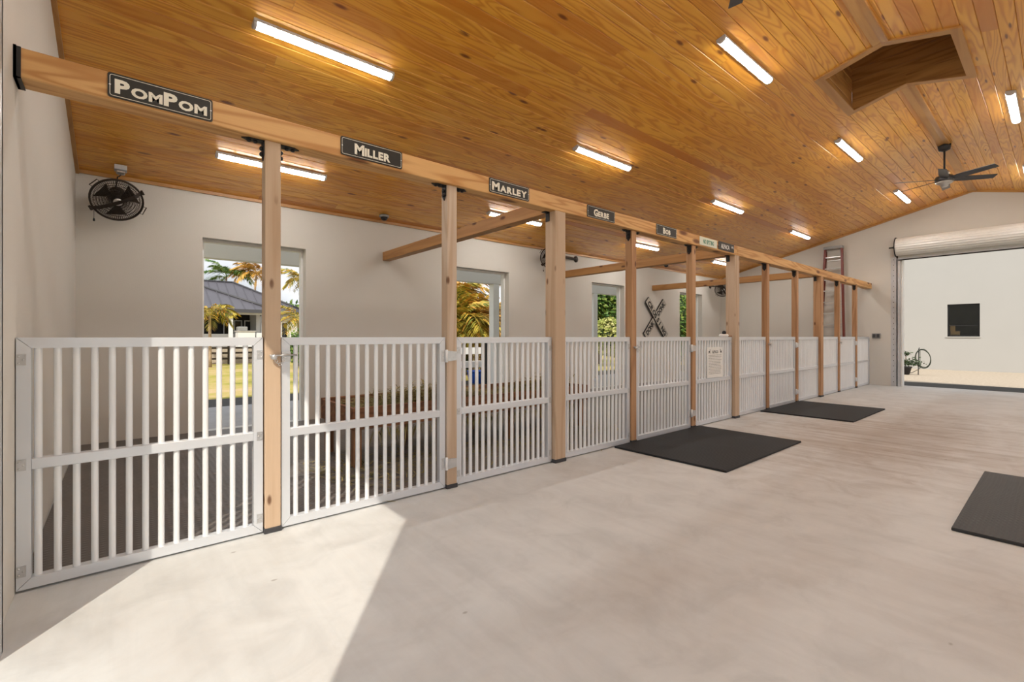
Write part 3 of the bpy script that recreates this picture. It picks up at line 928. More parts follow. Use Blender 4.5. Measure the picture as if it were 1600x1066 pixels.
# ------------------------------------------------------------------ crossbuck sign on the back wall
cs = thing('crossing_sign', 'crossed boards lettered CROSSING and DONK on the back wall', 'sign', (10.85, YB, 1.22))
def crossboard(p0, p1, w, yb, txts, lname):
    p0, p1 = Vector((p0[0], 0, p0[1])), Vector((p1[0], 0, p1[1]))
    d = (p1 - p0); L = d.length; d.normalize()
    up = Vector((-d.z, 0, d.x))
    def W(u, v, y): q = p0 + d * u + up * v; return (q.x, y, q.z)
    def quadbox(u0, u1, v0, v1, ya, yb_):
        b = MB(); b.add([W(u, v, y) for y in (ya, yb_) for u, v in ((u0, v0), (u1, v0), (u1, v1), (u0, v1))],
                        [(0, 1, 2, 3), (7, 6, 5, 4), (0, 4, 5, 1), (1, 5, 6, 2), (2, 6, 7, 3), (3, 7, 4, 0)]); return b
    bd = quadbox(0, L, -w / 2, w / 2, yb - 0.03, yb).build('board', M['black'], cs)
    quadbox(0.008, L - 0.008, -w / 2 + 0.008, w / 2 - 0.008, yb - 0.0315, yb - 0.0295).build('face', M['cream_grey'], bd)
    for txt, u0, u1 in txts:
        it = []
        n = len(txt); step = (u1 - u0) / n
        for i, ch in enumerate(txt): it.append([ch, 0.175, u0 + i * step + 0.01, -0.062, 0.009, min(1.15, step / 0.135)])
        mb = text_mesh(it, 'lettering')
        mb.v = [W(x, z, yb - 0.0325 + y) for x, y, z in mb.v]
        mb.build('lettering', M['black'], bd)
M['cream_grey'] = plain('crossing_sign_face', (0.52, 0.49, 0.43), 0.7, 0, 0.1)
crossboard((10.36, 1.22), (11.27, 2.15), 0.20, YB - 0.012, [('DONK', 0.07, 0.52), ('DONK', 0.80, 1.25)], 'donk')
crossboard((10.40, 2.17), (11.30, 1.21), 0.20, YB - 0.045, [('CROSSING', 0.07, 1.25)], 'crossing')

# ------------------------------------------------------------------ poster on the sixth panel
po = thing('poster', 'white poster headed ALPACA with small print on a barred panel', 'poster', (6.40, FY0, 0.63))
pz0, pz1, px0, px1 = 0.635, 1.06, 6.17, 6.62
MB().box(px0, px1, FY0 - 0.006, FY0 - 0.002, pz0, pz1).build('sheet', M['white'], po)
it, tot = word_items('ALPACA', 0.058, 0.058, 0.02, 0.72, 0.003, 0)
mb = text_mesh(it, 'h'); mb.v = [(x + 6.40, y + FY0 - 0.0065, z + 0.975) for x, y, z in mb.v]
mb.build('heading', M['black'], po)
for s in (-1, 1):                      # small animal silhouettes either side of the heading
    b = MB(); c = 6.40 + s * 0.168
    b.prism([(c + s * q[0], q[1]) for q in [(-0.02, 0.972), (-0.012, 0.972), (-0.010, 0.985), (0.008, 0.985), (0.010, 0.972), (0.018, 0.972), (0.020, 1.002), (0.014, 1.008), (-0.006, 1.006), (-0.012, 1.03), (-0.024, 1.03), (-0.026, 1.022), (-0.018, 1.018), (-0.018, 0.99)]], 'y', FY0 - 0.0068, FY0 - 0.006)
    b.build('emblem', M['black'], po)
b = MB(); rp = random.Random(3)
for k in range(13):
    z = 0.945 - k * 0.0215
    x = px0 + 0.04
    while x < px1 - 0.06:
        w = rp.uniform(0.012, 0.05); xe = min(x + w, px1 - 0.04)
        b.box(x, xe, FY0 - 0.0066, FY0 - 0.006, z, z + 0.007); x = xe + 0.008
b.build('small_print', M['outletgrey'], po)

# white clip with a dark knob on top of that panel
c = thing('gate_clip', 'white plastic clip with dark knob on top of the poster panel', 'clip', (6.72, YC, 1.205))
MB().bevbox(6.62, 6.82, YC - 0.032, YC + 0.032, 1.206, 1.245, 0.012).build('body', M['whitegloss'], c)
MB().lathe([(0.022, 0), (0.03, 0.012), (0.028, 0.035), (0.012, 0.05)], 14, (6.73, YC, 1.245), 'z').build('knob', M['black'], c)
MB().bevbox(6.82, 6.926, YC - 0.03, YC + 0.03, 1.207, 1.225, 0.004).build('strap', M['leg'], c)

# ------------------------------------------------------------------ ceiling tube lights
def lamp_proto():
    t = bpy.data.objects.new('ceiling_light', None); col.objects.link(t)
    L = 0.6
    cup = [(-0.046, -0.001), (-0.046, -0.030), (-0.040, -0.030), (-0.040, -0.012), (0.040, -0.012), (0.040, -0.030), (0.046, -0.030), (0.046, -0.001)]
    b = MB()
    for q in ([cup[0], cup[1], cup[2], cup[3]], [cup[0], cup[3], cup[4], cup[7]], [cup[4], cup[5], cup[6], cup[7]]): b.prism(q, 'x', -L, L)
    b.build('housing', M['lampgrey'], t, (0, 0, 0), True)
    prof = [(-0.039, -0.014)] + [(0.039 * math.cos(a), -0.029 + 0.026 * math.sin(a)) for a in [math.pi * (1 + k / 8) for k in range(9)]] + [(0.039, -0.014)]
    b = MB(); b.prism(prof, 'x', -L + 0.02, L - 0.02); b.build('diffuser', M['lamp'], t, (0, 0, 0), True)
    for s in (-1, 1):
        b = MB(); b.box(min(s * (L - 0.022), s * (L + 0.002)), max(s * (L - 0.022), s * (L + 0.002)), -0.0465, 0.0465, -0.031, -0.0005); b.prism([(0.041 * math.cos(a), -0.026 + 0.032 * math.sin(a)) for a in [math.pi * (1 + k / 8) for k in range(9)]], 'x', min(s * (L - 0.022), s * L), max(s * (L - 0.022), s * L))
        b.build('end_cap', M['lampgrey'], t, (0, 0, 0), True)
    for x in (-0.42, -0.14, 0.14, 0.42):
        for s in (-1, 1): b = MB(); b.box(x - 0.012, x + 0.012, min(s * 0.046, s * 0.050), max(s * 0.046, s * 0.050), -0.036, -0.008); b.build('clip', M['nickel'], t, (0, 0, 0), True)
    return t
lp = lamp_proto(); first = True
LX = [1.415, 5.235, 9.01, 12.83]
rows = [(6.12, 'over the stalls by the back wall'), (4.2, 'over the aisle side of the stalls'), (2.235, 'high on the slope left of the ridge'), (0.42, 'on the slope right of the ridge'), (-1.6, 'added out of view low on the far slope of the ceiling')]  # last row is out of view, added for its light
place = ['nearest', 'second', 'third', 'farthest']
for y, rl in rows:
    for i, x in enumerate(LX):
        o = lp if first else copy_tree(lp); first = False
        o.location = (x, y, zc(y)); o.rotation_euler = (-ANG if y > YR else ANG, 0, 0)
        tag(o, 'lit white tube light %s, %s one' % (rl, place[i]), 'ceiling light', 'tube lights on the ceiling')

# ------------------------------------------------------------------ ceiling fans at the ridge
def ceiling_fan(x, a0, label):
    z = ZR - 0.02
    t = thing('ceiling_fan', label, 'fan', (x, YR, z), 'ceiling fans at the ridge')
    MB().lathe([(0.03, -0.105), (0.075, -0.085), (0.085, -0.03), (0.085, 0.0)], 20, (x, YR, z)).build('canopy', M['black'], t)
    MB().tube([(x, YR, z - 0.08), (x, YR, z - 0.46)], 0.014, 10).build('downrod', M['black'], t)
    MB().lathe([(0.05, -0.44), (0.062, -0.45), (0.068, -0.52)], 20, (x, YR, z)).build('collar', M['nickel'], t)
    MB().lathe([(0.07, -0.515), (0.115, -0.535), (0.128, -0.58), (0.12, -0.625)], 24, (x, YR, z)).build('motor', M['darkgrey'], t)
    MB().lathe([(0.122, -0.625), (0.10, -0.65), (0.055, -0.665), (0.05, -0.70), (0.03, -0.71)], 24, (x, YR, z)).build('lower_cap', M['nickel'], t)
    for k in range(6):
        a = R(a0 + 60 * k)
        d = Vector((math.cos(a), math.sin(a), 0)); s = Vector((-math.sin(a), math.cos(a), 0))
        c = Vector((x, YR, z - 0.585))
        b = MB()
        def P(r, w, dz): return tuple(c + d * r + s * w + Vector((0, 0, -w * 0.30 + dz)))
        vs_ = [P(r, w * sg, dz) for dz in (0.004, -0.004) for r, w in ((0.11, 0.045), (0.30, 0.062), (0.70, 0.052)) for sg in (-1, 1)]
        b.add(vs_, [(0, 1, 3, 2), (2, 3, 5, 4), (6, 8, 9, 7), (8, 10, 11, 9), (0, 2, 8, 6), (2, 4, 10, 8), (1, 7, 9, 3), (3, 9, 11, 5), (0, 6, 7, 1), (4, 5, 11, 10)])
        b.build('blade', M['darkgrey'], t)
    return t
ceiling_fan(10.66, 65, 'dark six blade ceiling fan near the far end of the ridge')
ceiling_fan(3.19, 34.4, 'dark ceiling fan at the near end, one blade tip showing')

# ------------------------------------------------------------------ caged wall fans
def wall_fan(c, nrm, roll, label, wallpt, box, arm=0.016):
    c = Vector(c); nrm = Vector(nrm).normalized()
    t = thing('wall_fan', label, 'fan', c, 'caged fans on the back wall')
    q = nrm.to_track_quat('Z', 'Y').to_matrix() @ Matrix.Rotation(R(roll), 3, 'Z')
    Rr = 0.275
    def loc(p): return c + q @ (Vector(p) * 0.82)
    def circ(r, z, n=40): return [loc((r * math.cos(2 * math.pi * k / n), r * math.sin(2 * math.pi * k / n), z)) for k in range(n)]
    dome = lambda r, h: h * (1 - (r / Rr) ** 2.4)
    for nm, h in (('front_grille', 0.075), ('rear_grille', -0.095)):
        b = MB()
        for r in (0.06, 0.09, 0.12, 0.15, 0.18, 0.21, 0.24): b.tube(circ(r, dome(r, h)), 0.0024, 4, closed=True)
        for k in range(72):
            a = 2 * math.pi * k / 72
            pts = [loc((r * math.cos(a), r * math.sin(a), dome(r, h))) for r in (0.05, 0.11, 0.17, 0.22, 0.25, 0.275)]
            b.tube(pts, 0.0021, 3, caps=False)
        b.build(nm, M['fanblack'], t)
    b = MB(); b.tube(circ(Rr, 0.012), 0.009, 8, closed=True); b.tube(circ(Rr, -0.012), 0.009, 8, closed=True)
    b.build('rim', M['fanblack'], t)
    def lath(prof, n=18):
        b = MB(); b.lathe(prof, n)
        b.v = [tuple(loc(p)) for p in b.v]; return b
    lath([(0.03, 0.085), (0.05, 0.078), (0.052, 0.07)]).build('centre_badge', M['nickel'], t)
    lath([(0.02, -0.20), (0.075, -0.19), (0.085, -0.11), (0.06, -0.02), (0.03, 0.03)]).build('motor', M['fanblack'], t)
    for k in range(3):
        a0 = 2 * math.pi * k / 3
        b = MB(); vs_ = []
        for i in range(5):
            r = 0.05 + 0.19 * i / 4
            for s, zz in ((-0.45, 0.03), (0.45, -0.03)):
                a = a0 + s * (0.7 + 0.5 * i / 4) 
                for th in (0.002, -0.002): vs_.append(loc((r * math.cos(a), r * math.sin(a), zz + th - 0.01)))
        fs_ = []
        for i in range(4):
            o = i * 4; p = o + 4
            fs_ += [(o, p, p + 2, o + 2), (o + 1, o + 3, p + 3, p + 1), (o, o + 1, p + 1, p), (o + 2, p + 2, p + 3, o + 3)]
        b.add(vs_, fs_); b.build('blade', M['fanblack'], t)
    # yoke bar across the cage with clamp knobs at its ends
    b = MB()
    pts = [(-Rr - 0.02, -0.022, 0.0), (-0.2, -0.022, 0.065), (-0.08, -0.022, 0.092), (0.08, -0.022, 0.092), (0.2, -0.022, 0.065), (Rr + 0.02, -0.022, 0.0)]
    vs_ = [loc((x, yy, zz + th)) for th in (0.0, 0.008) for yy in (-0.022, 0.022) for x, _, zz in pts]
    n = len(pts); fs_ = []
    for i in range(n - 1):
        fs_ += [(i, i + 1, n + i + 1, n + i), (2 * n + i, 3 * n + i, 3 * n + i + 1, 2 * n + i + 1), (i, 2 * n + i, 2 * n + i + 1, i + 1), (n + i, n + i + 1, 3 * n + i + 1, 3 * n + i)]
    fs_ += [(0, n, 3 * n, 2 * n), (n - 1, 3 * n - 1, 4 * n - 1, 2 * n - 1)]
    b.add(vs_, fs_); b.build('yoke', M['fanblack'], t)
    for s in (-1, 1):
        b = MB(); b.lathe([(0.012, s * 0.27), (0.016, s * 0.285), (0.034, s * 0.29), (0.034, s * 0.315)], 10, (0, 0, 0), 'x')
        b.v = [tuple(loc(p)) for p in b.v]; b.build('clamp_knob', M['fanblack'], t)
    for ang in (110, -50):
        a = R(ang); cc = [(Rr * math.cos(a + d), Rr * math.sin(a + d), 0) for d in (-0.18, 0.18)]
        oo = [(1.16 * x, 1.16 * y, 0) for x, y, _ in cc]
        MB().tube([loc(cc[0]), loc(oo[0]), loc(oo[1]), loc(cc[1])], 0.005, 6).build('handle', M['fanblack'], t)
    w = Vector(wallpt)
    back = loc((0, 0, -0.19))
    b = MB(); b.tube([back, (back + w) / 2 + Vector((0, 0, 0.01)), w], arm, 8)
    b.lathe([(0.07, 0.0), (0.07, -0.012), (0.03, -0.02)], 16, tuple(w), 'y')
    b.build('wall_bracket', M['fanblack'], t)
    kp = loc((-Rr - 0.0, -0.02, 0.0)) if loc((-Rr, 0, 0)).z < loc((Rr, 0, 0)).z else loc((Rr, -0.02, 0))
    ch = MB().tube([kp, kp + Vector((0, 0, -0.10))], 0.0022, 4).build('pull_chain', M['fanblack'], t)
    MB().lathe([(0.004, 0.035), (0.009, 0.022), (0.010, 0.004), (0.006, 0.0)], 10, tuple(kp + Vector((0, 0, -0.135)))).build('pull_knob', M['black'], ch)
    if box:
        bx_ = Vector(box)
        m = (bx_ + back) / 2 + Vector((0.0, -0.08, 0.02))
        bx_ = bx_ + Vector((0, 0, -0.1))
        MB().tube([bx_, (bx_ + m) / 2 + Vector((0, -0.05, -0.02)), m, back], 0.006, 6).build('power_cord', M['black'], t)
        bx_ = Vector(box)
        o = thing('socket_box', label.replace('caged fan', 'socket cover feeding the caged fan').replace('black ', 'grey '), 'socket', (bx_.x, bx_.y, bx_.z), 'covered sockets above the fans')
        MB().bevbox(bx_.x - 0.055, bx_.x + 0.055, bx_.y - 0.06, bx_.y + 0.06, bx_.z - 0.055, bx_.z - 0.002, 0.005).build('box', M['lampgrey'], o)
        MB().bevbox(bx_.x - 0.04, bx_.x + 0.04, bx_.y - 0.045, bx_.y + 0.045, bx_.z - 0.095, bx_.z - 0.056, 0.012).build('cover', M['nickel'], o)

wall_fan((-0.03, 6.66, 2.70), (0.12, -0.78, -0.50), 33, 'black caged fan high in the near corner of the back wall', (-0.03, 7.0, 2.86), (0.0, 6.74, zc(6.74) - 0.012))
wall_fan((6.62, 6.62, 2.80), (-0.55, -0.70, -0.46), 40, 'black caged fan behind the first thick post', (7.75, 7.0, 2.93), None, 0.03)
wall_fan((13.75, 6.55, 2.62), (-0.75, -0.5, -0.42), 120, 'black caged fan by the far corner of the back wall', (13.85, 7.0, 2.75), None)

# small round fittings on the ceiling by the back wall
for x, y, lab in ((3.13, 6.80, 'small dark dome on the ceiling above the first cross beam'), (10.95, 6.72, 'small pale dome on the ceiling above the farther cross beam')):
    t = thing('dome_camera', lab, 'camera', (x, y, zc(y)), 'dome cameras on the ceiling')
    MB().lathe([(0.075, 0.004), (0.075, -0.022), (0.062, -0.03)], 22, (x, y, zc(y) - 0.012)).build('base_ring', M['outletgrey'], t)
    MB().lathe([(0.055, -0.03), (0.05, -0.055), (0.03, -0.075), (0.008, -0.082)], 22, (x, y, zc(y) - 0.012)).build('dome', M['glass'], t)

# outlet on the far wall
t = thing('wall_outlet', 'grey double outlet box on the far wall beside the roll-up door', 'outlet', (X1, 3.025, 1.16))
MB().bevbox(X1 - 0.04, X1 - 0.001, 2.94, 3.11, 1.165, 1.29, 0.006).build('box', M['outletgrey'], t)
for y in (2.985, 3.065): MB().bevbox(X1 - 0.052, X1 - 0.041, y - 0.03, y + 0.03, 1.185, 1.27, 0.004).build('cover', M['darkgrey'], t)

# ------------------------------------------------------------------ step ladder leaning on the far wall
t = thing('step_ladder', 'tall red step ladder leaning folded on the far wall', 'ladder', (14.3, 3.92, 0))
def lerp(a, c, k): return a + (c - a) * k
HL = 3.54
def railpt(s, k, dx=0.0): return Vector((lerp(14.18, 14.40, k) + dx, 3.915 + s * lerp(0.31, 0.185, k), lerp(0.0, HL, k)))
for s in (-1, 1):
    b = MB()
    a, c = railpt(s, 0), railpt(s, 1)
    w = 0.022
    b.add([(p.x + dx, p.y + dy, p.z) for p in (a, c) for dx, dy in ((-0.04, -w), (0.04, -w), (0.04, w), (-0.04, w))], [(0, 1, 2, 3), (7, 6, 5, 4), (0, 4, 5, 1), (1, 5, 6, 2), (2, 6, 7, 3), (3, 7, 4, 0)])
    rl = b.build('rail', M['red'], t)
    f = MB(); f.box(a.x - 0.045, a.x + 0.045, a.y - 0.028, a.y + 0.028, 0.0, 0.04); f.build('foot', M['black'], rl)
    b = MB(); a, c = railpt(s * 0.94, 0, 0.085), railpt(s * 0.94, 0.98, 0.06)
    b.add([(p.x + dx, p.y + dy, p.z) for p in (a, c) for dx, dy in ((-0.015, -0.015), (0.015, -0.015), (0.015, 0.015), (-0.015, 0.015))], [(0, 1, 2, 3), (7, 6, 5, 4), (0, 4, 5, 1), (1, 5, 6, 2), (2, 6, 7, 3), (3, 7, 4, 0)])
    b.build('rear_rail', M['red'], t)
for k in range(1, 12):
    f = k / 12 + 0.015; p, q = railpt(-1, f), railpt(1, f)
    MB().box(p.x - 0.045, p.x + 0.035, p.y + 0.022, q.y - 0.022, p.z - 0.012, p.z + 0.012).build('step', M['nickel'], t)
    if k % 2: MB().box(p.x + 0.08, p.x + 0.095, p.y + 0.02, q.y - 0.02, p.z - 0.08, p.z - 0.06).build('rear_brace', M['nickel'], t)
p = railpt(0, 1); MB().bevbox(p.x - 0.075, p.x + 0.085, p.y - 0.215, p.y + 0.215, HL - 0.02, HL + 0.05, 0.008).build('top_cap', M['outletgrey'], t)

# ------------------------------------------------------------------ mats
def mat(x0, x1, y0, y1, m, lab, rot=0.0):
    b = MB(); b.bevbox(x0, x1, y0, y1, 0.0005, 0.02, 0.004)
    tag(b.build('rubber_mat', M[m]), lab, 'mat', 'rubber mats on the aisle floor')
mat(4.10, 5.93, 1.925, 3.145, 'mat', 'nearer of two black rubber mats in front of the stall gates')
mat(7.87, 9.66, 1.90, 3.145, 'mat', 'farther of two black rubber mats in front of the stall gates')
mat(3.96, 5.85, -0.77, 0.452, 'mat2', 'dimpled black rubber mat at the right edge of the aisle')
for i, (a, c) in enumerate(((X0 + 0.01, 3.235), (3.245, 6.995), (7.005, 10.765), (10.775, X1 - 0.01))):
    b = MB(); b.box(a, c, 3.27, YB - 0.01, 0.0005, 0.012)
    tag(b.build('stall_mat', M['stallmat']), 'ribbed dark rubber flooring of the %s stall' % ['nearest', 'second', 'third', 'farthest'][i], 'mat', 'rubber floors in the stalls')

# ------------------------------------------------------------------ hay feeder in the first stalls
fx0, fx1, fy0, fy1, fz0, fz1 = 1.60, 4.80, 4.12, 5.0, 0.36, 0.56
t = thing('hay_feeder', 'long reddish wooden trough of hay on legs behind the bars', 'feeder', ((fx0 + fx1) / 2, (fy0 + fy1) / 2, 0))
MB().bevbox(fx0, fx1, fy0, fy0 + 0.035, fz0, fz1, 0.003).build('side_board', M['feeder'], t)
MB().bevbox(fx0, fx1, fy1 - 0.035, fy1, fz0, fz1 + 0.01, 0.003).build('side_board', M['feeder'], t)
for x in (fx0, fx1 - 0.035): MB().bevbox(x, x + 0.035, fy0 + 0.036, fy1 - 0.036, fz0, fz1, 0.003).build('end_board', M['feeder'], t)
for k in range(5):
    y = fy0 + 0.04 + k * 0.16
    MB().bevbox(fx0 + 0.036, fx1 - 0.036, y, y + 0.15, fz0, fz0 + 0.02, 0.002).build('bottom_slat', M['feeder'], t)
for x in (fx0 + 0.06, fx0 + 0.95, fx0 + 1.9, fx1 - 0.06):
    for y in (fy0 + 0.075, fy1 - 0.075):
        MB().bevbox(x - 0.036, x + 0.036, y - 0.036, y + 0.036, 0.0125, fz0, 0.003).build('leg', M['leg'], t)
rh = random.Random(5)
def straw(n, fn, name, label, cat, lmin=0.08, lmax=0.24):
    b = MB()
    for _ in range(n):
        p, tilt = fn()
        a = rh.uniform(0, math.tau); l = rh.uniform(lmin, lmax); w = 0.0025 + rh.random() * 0.003
        d = Vector((math.cos(a) * math.cos(tilt), math.sin(a) * math.cos(tilt), math.sin(tilt))) * l
        s = Vector((-math.sin(a), math.cos(a), 0)) * w
        mid = p + d * 0.5 + Vector((0, 0, rh.uniform(0, 0.02))); e = p + d
        b.add([p - s, p + s, mid + s, e, mid - s], [(0, 1, 2, 4), (4, 2, 3)])
    o = b.build(name, M['hay'], origin=None)
    return tag(o, label, cat, None, 'stuff')
def inhay():
    x = rh.uniform(fx0 + 0.1, fx1 - 0.1); y = rh.uniform(fy0 + 0.1, fy1 - 0.1)
    return Vector((x, y, fz0 + 0.03 + rh.random() * (0.20 + 0.08 * math.sin(x * 3.0)))), rh.uniform(-0.15, 0.3)
straw(8000, inhay, 'hay', 'loose greenish hay heaped in the wooden trough', 'hay')
def onfloor():
    r = abs(rh.gauss(0, 0.5))
    return Vector((rh.uniform(fx0 - 0.3, fx1 + 0.2), fy0 - 0.05 + rh.gauss(0, 0.3), 0.014 + rh.random() * 0.01)), rh.uniform(-0.02, 0.08)
straw(1500, onfloor, 'straw_litter', 'straw scattered on the stall floor round the trough', 'straw', 0.05, 0.16)
def hang():
    x = rh.uniform(fx0 + 0.2, fx1 - 0.2)
    return Vector((x, fy0 + rh.uniform(-0.03, 0.05), fz0 - rh.random() * 0.05)), rh.uniform(-1.5, -0.9)
straw(500, hang, 'hanging_hay', 'wisps of hay hanging under the wooden trough', 'hay', 0.05, 0.2)

# ------------------------------------------------------------------ outdoors: ground, porch
GZ = -0.10
def gnd(name, x0, x1, y0, y1, z, m, lab, cat):
    struct(MB().box(x0, x1, y0, y1, min(z - 0.06, -0.19) if z > 0 else z - 0.06, z).build(name, M[m], origin=(0, 0, z)), lab, cat)
gnd('ground', -70, 90, -60, 110, GZ - 0.03, 'grass', 'dry yellow green lawn around the barn', 'lawn')
gnd('gravel_yard', X1 + T + 0.12, 24.7, -14, 9.0, GZ, 'gravel', 'pale tan gravel yard outside the far door', 'gravel')
gnd('apron', -9, X0 - T - 0.05, -4, 6.5, -0.03, 'apron', 'concrete apron outside the near door', 'pavement')
gnd('house_terrace', -9, 14, 26.6, 46, 0.62, 'gravel', 'raised tan terrace the house stands on', 'ground')
gnd('front_yard', -4, 18, -12, YF - T, -0.04, 'apron', 'concrete yard on the right side of the barn', 'pavement')
gnd('shade_asphalt_strip', X1 + T + 0.12, 17.3, -14, 9.0, GZ + 0.012, 'asphalt', 'dark asphalt strip, barn shade in its colour, just outside the far door', 'pavement')  # this and the path follow the barn's shade bands; tone is surface plus shade
gnd('shade_asphalt_path', -6, 20, 9.6, 11.3, GZ + 0.012, 'asphalt', 'dark path, shade in its colour, between the back porch and the lawn', 'pavement')
gnd('porch_floor', -1.2, 15.4, YB + T, 9.6, -0.03, 'paving', 'grey paved porch behind the barn', 'pavement')

porch_top = 2.84
for x, lab in ((-0.45, 'white porch column at the near corner outside'), (3.30, 'white porch column between the first two doorways'), (7.08, 'white porch column seen through the second doorway'), (10.85, 'white porch column seen through the third doorway'), (14.6, 'white porch column at the far corner outside')):
    t = thing('porch_column', lab, 'column', (x, 9.09, -0.03), 'columns of the back porch')
    MB().bevbox(x - 0.09, x + 0.09, 9.0, 9.18, -0.03, 2.5, 0.006).build('shaft', M['white'], t)
    MB().bevbox(x - 0.105, x + 0.105, 8.985, 9.195, -0.03, 0.09, 0.006).build('plinth', M['white'], t)
tag(MB().bevbox(-1.0, 15.2, 9.0, 9.18, 2.501, porch_top, 0.005).build('porch_beam', M['house']), 'pale grey beam above the doorway views, carried by porch columns', 'beam')
b = MB(); b.box(-1.2, 15.4, YB + T + 0.005, 9.32, porch_top + 0.001, porch_top + 0.07)
struct(b.build('porch_roof', M['daylight_sheet']), 'unseen flat white roof over the back porch, made translucent to pass daylight', 'roof')  # unseen roof; its translucency is added to brighten the porch
tag(MB().bevbox(6.90, 6.985, 9.2, 9.26, -0.03, 1.08, 0.004).build('gate_stop_post', M['black']), 'slim black post beside the porch column in second doorway', 'post')

# ------------------------------------------------------------------ grey-roofed house behind the lawn
h = thing('house', 'low white house with grey standing seam hip roof beyond the lawn', 'house', (0, 33, GZ))
def hip(x0, x1, y0, y1, ze, zr, ov, name):
    k = (y1 - y0) / 2
    b = MB()
    v = [(x0, y0, ze), (x1, y0, ze), (x1, y1, ze), (x0, y1, ze), (x0 + k, y0 + k, zr), (x1 - k, y0 + k, zr)]
    b.add(v, [(0, 1, 5, 4), (1, 2, 5), (2, 3, 4, 5), (3, 0, 4), (0, 3, 2, 1)])
    r = b.build(name, M['roofmetal'], h, (x0, y0, ze))
    d = Vector((x1 - k, y0 + k, zr)) - Vector((x1, y0, ze))
    MB().tube([Vector((x1, y0, ze)) + Vector((0, 0, 0.03)), Vector((x1 - k, y0 + k, zr)) + Vector((0, 0, 0.03))], 0.07, 6).build('hip_cap', M['fascia'], r)
    MB().tube([(x0 + k, y0 + k, zr + 0.02), (x1 - k, y0 + k, zr + 0.02)], 0.07, 6).build('ridge_cap', M['fascia'], r)
    fb = MB(); fb.box(x0, x1, y0 - 0.03, y0, ze - 0.17, ze + 0.02); fb.box(x1, x1 + 0.03, y0, y1, ze - 0.17, ze + 0.02); fb.build('gutter', M['fascia'], r)
    n = int((x1 - x0) / 0.5)
    for i in range(1, n):
        x = x0 + i * (x1 - x0) / n
        dd = min(k, x1 - x, x - x0)
        if dd < 0.3 or x < -2: continue
        e = Vector((x, y0 + dd, ze + (zr - ze) * dd / k))
        MB().tube([(x, y0, ze + 0.015), e + Vector((0, 0, 0.015))], 0.028, 4).build('seam', M['roofmetal'], r)
    return r
hip(-9, 6.74, 28.8, 36.4, 2.68, 4.36, 0, 'roof')
hip(-9, 10.1, 34.0, 42.0, 2.85, 5.03, 0, 'main_roof')
MB().box(-8.5, 6.3, 29.1, 29.3, 2.42, 2.62).build('header', M['house'], h)
for x in (-3.0, 0.9, 4.58, 6.2): MB().bevbox(x - 0.1, x + 0.1, 29.1, 29.3, GZ, 2.42, 0.01).build('porch_post', M['white'], h)
MB().box(-8.5, 6.3, 32.4, 32.6, GZ, 2.68).build('back_wall', M['unlit_room'], h)  # wall coloured near-black in place of shade in the recess
MB().box(-8.5, 9.6, 34.5, 41.5, GZ, 2.85).build('main_wall', M['house'], h)
MB().box(6.1, 6.3, 30.6, 32.4, GZ, 2.68).build('side_wall', M['house'], h)
for x in (4.9, 5.45, 6.0, 7.4, 8.6):
    y = 32.3 if x < 6.3 else 34.45
    w = MB().box(x - 0.22, x + 0.22, y - 0.03, y + 0.03, 0.9, 2.2).build('window', M['white'], h)
    MB().box(x - 0.16, x + 0.16, y - 0.05, y - 0.031, 0.96, 2.14).build('pane', M['glass'], w)
MB().box(-2, 6.2, 29.6, 29.7, GZ, 1.35).build('half_wall', M['outletgrey'], h)
t = thing('outdoor_kitchen', 'white outdoor kitchen counter before the house', 'counter', (5.0, 27.6, GZ))
MB().bevbox(4.60, 5.38, 27.2, 28.0, GZ, 1.46, 0.01).build('cabinet', M['white'], t)
MB().bevbox(4.56, 5.42, 27.15, 28.05, 1.46, 1.51, 0.008).build('worktop', M['apron'], t)
MB().bevbox(5.44, 5.85, 27.2, 28.0, GZ, 1.4, 0.01).build('end_cabinet', M['white'], t)
MB().bevbox(4.62, 5.05, 27.3, 27.9, 1.51, 1.72, 0.03).build('grill_lid', M['outletgrey'], t)

# dark rail fence on the lawn
t = thing('rail_fence', 'dark wooden rail fence crossing the lawn', 'fence', (5, 26, GZ))
for k in range(9):
    x = -1 + k * 1.25
    MB().box(x - 0.05, x + 0.05, 25.95, 26.05, GZ - 0.03, 0.75).build('post', M['darkwood'], t)
for z in (0.15, 0.42, 0.66):
    MB().box(-1, 9, 25.9, 25.95, z - 0.045, z + 0.045).build('rail', M['darkwood'], t)

# white rail fence and blue tub seen through the second doorway
t = thing('white_fence', 'white two rail fence seen through the second doorway', 'fence', (9, 11.4, GZ))
for x in (6.9, 9.3, 11.7): MB().bevbox(x - 0.06, x + 0.06, 11.44, 11.56, GZ - 0.03, 1.0, 0.005).build('post', M['white'], t)
for z in (0.38, 0.78): MB().bevbox(6.8, 11.8, 11.40, 11.44, z - 0.1, z + 0.1, 0.005).build('rail', M['white'], t)
t = thing('blue_tub', 'round blue plastic tub outside the second doorway', 'tub', (7.62, 10.6, GZ - 0.03))
MB().lathe([(0.20, 0.0), (0.25, 0.30), (0.255, 0.36), (0.27, 0.36), (0.27, 0.385), (0.24, 0.385), (0.235, 0.34), (0.19, 0.04)], 24, (7.62, 10.6, GZ - 0.03)).build('body', M['blueplastic'], t)
for s in (-1, 1):
    MB().tube([(7.62 + s * 0.26, 10.55, 0.2), (7.62 + s * 0.30, 10.56, 0.17), (7.62 + s * 0.30, 10.64, 0.17), (7.62 + s * 0.26, 10.65, 0.2)], 0.008, 6).build('handle', M['black'], t)

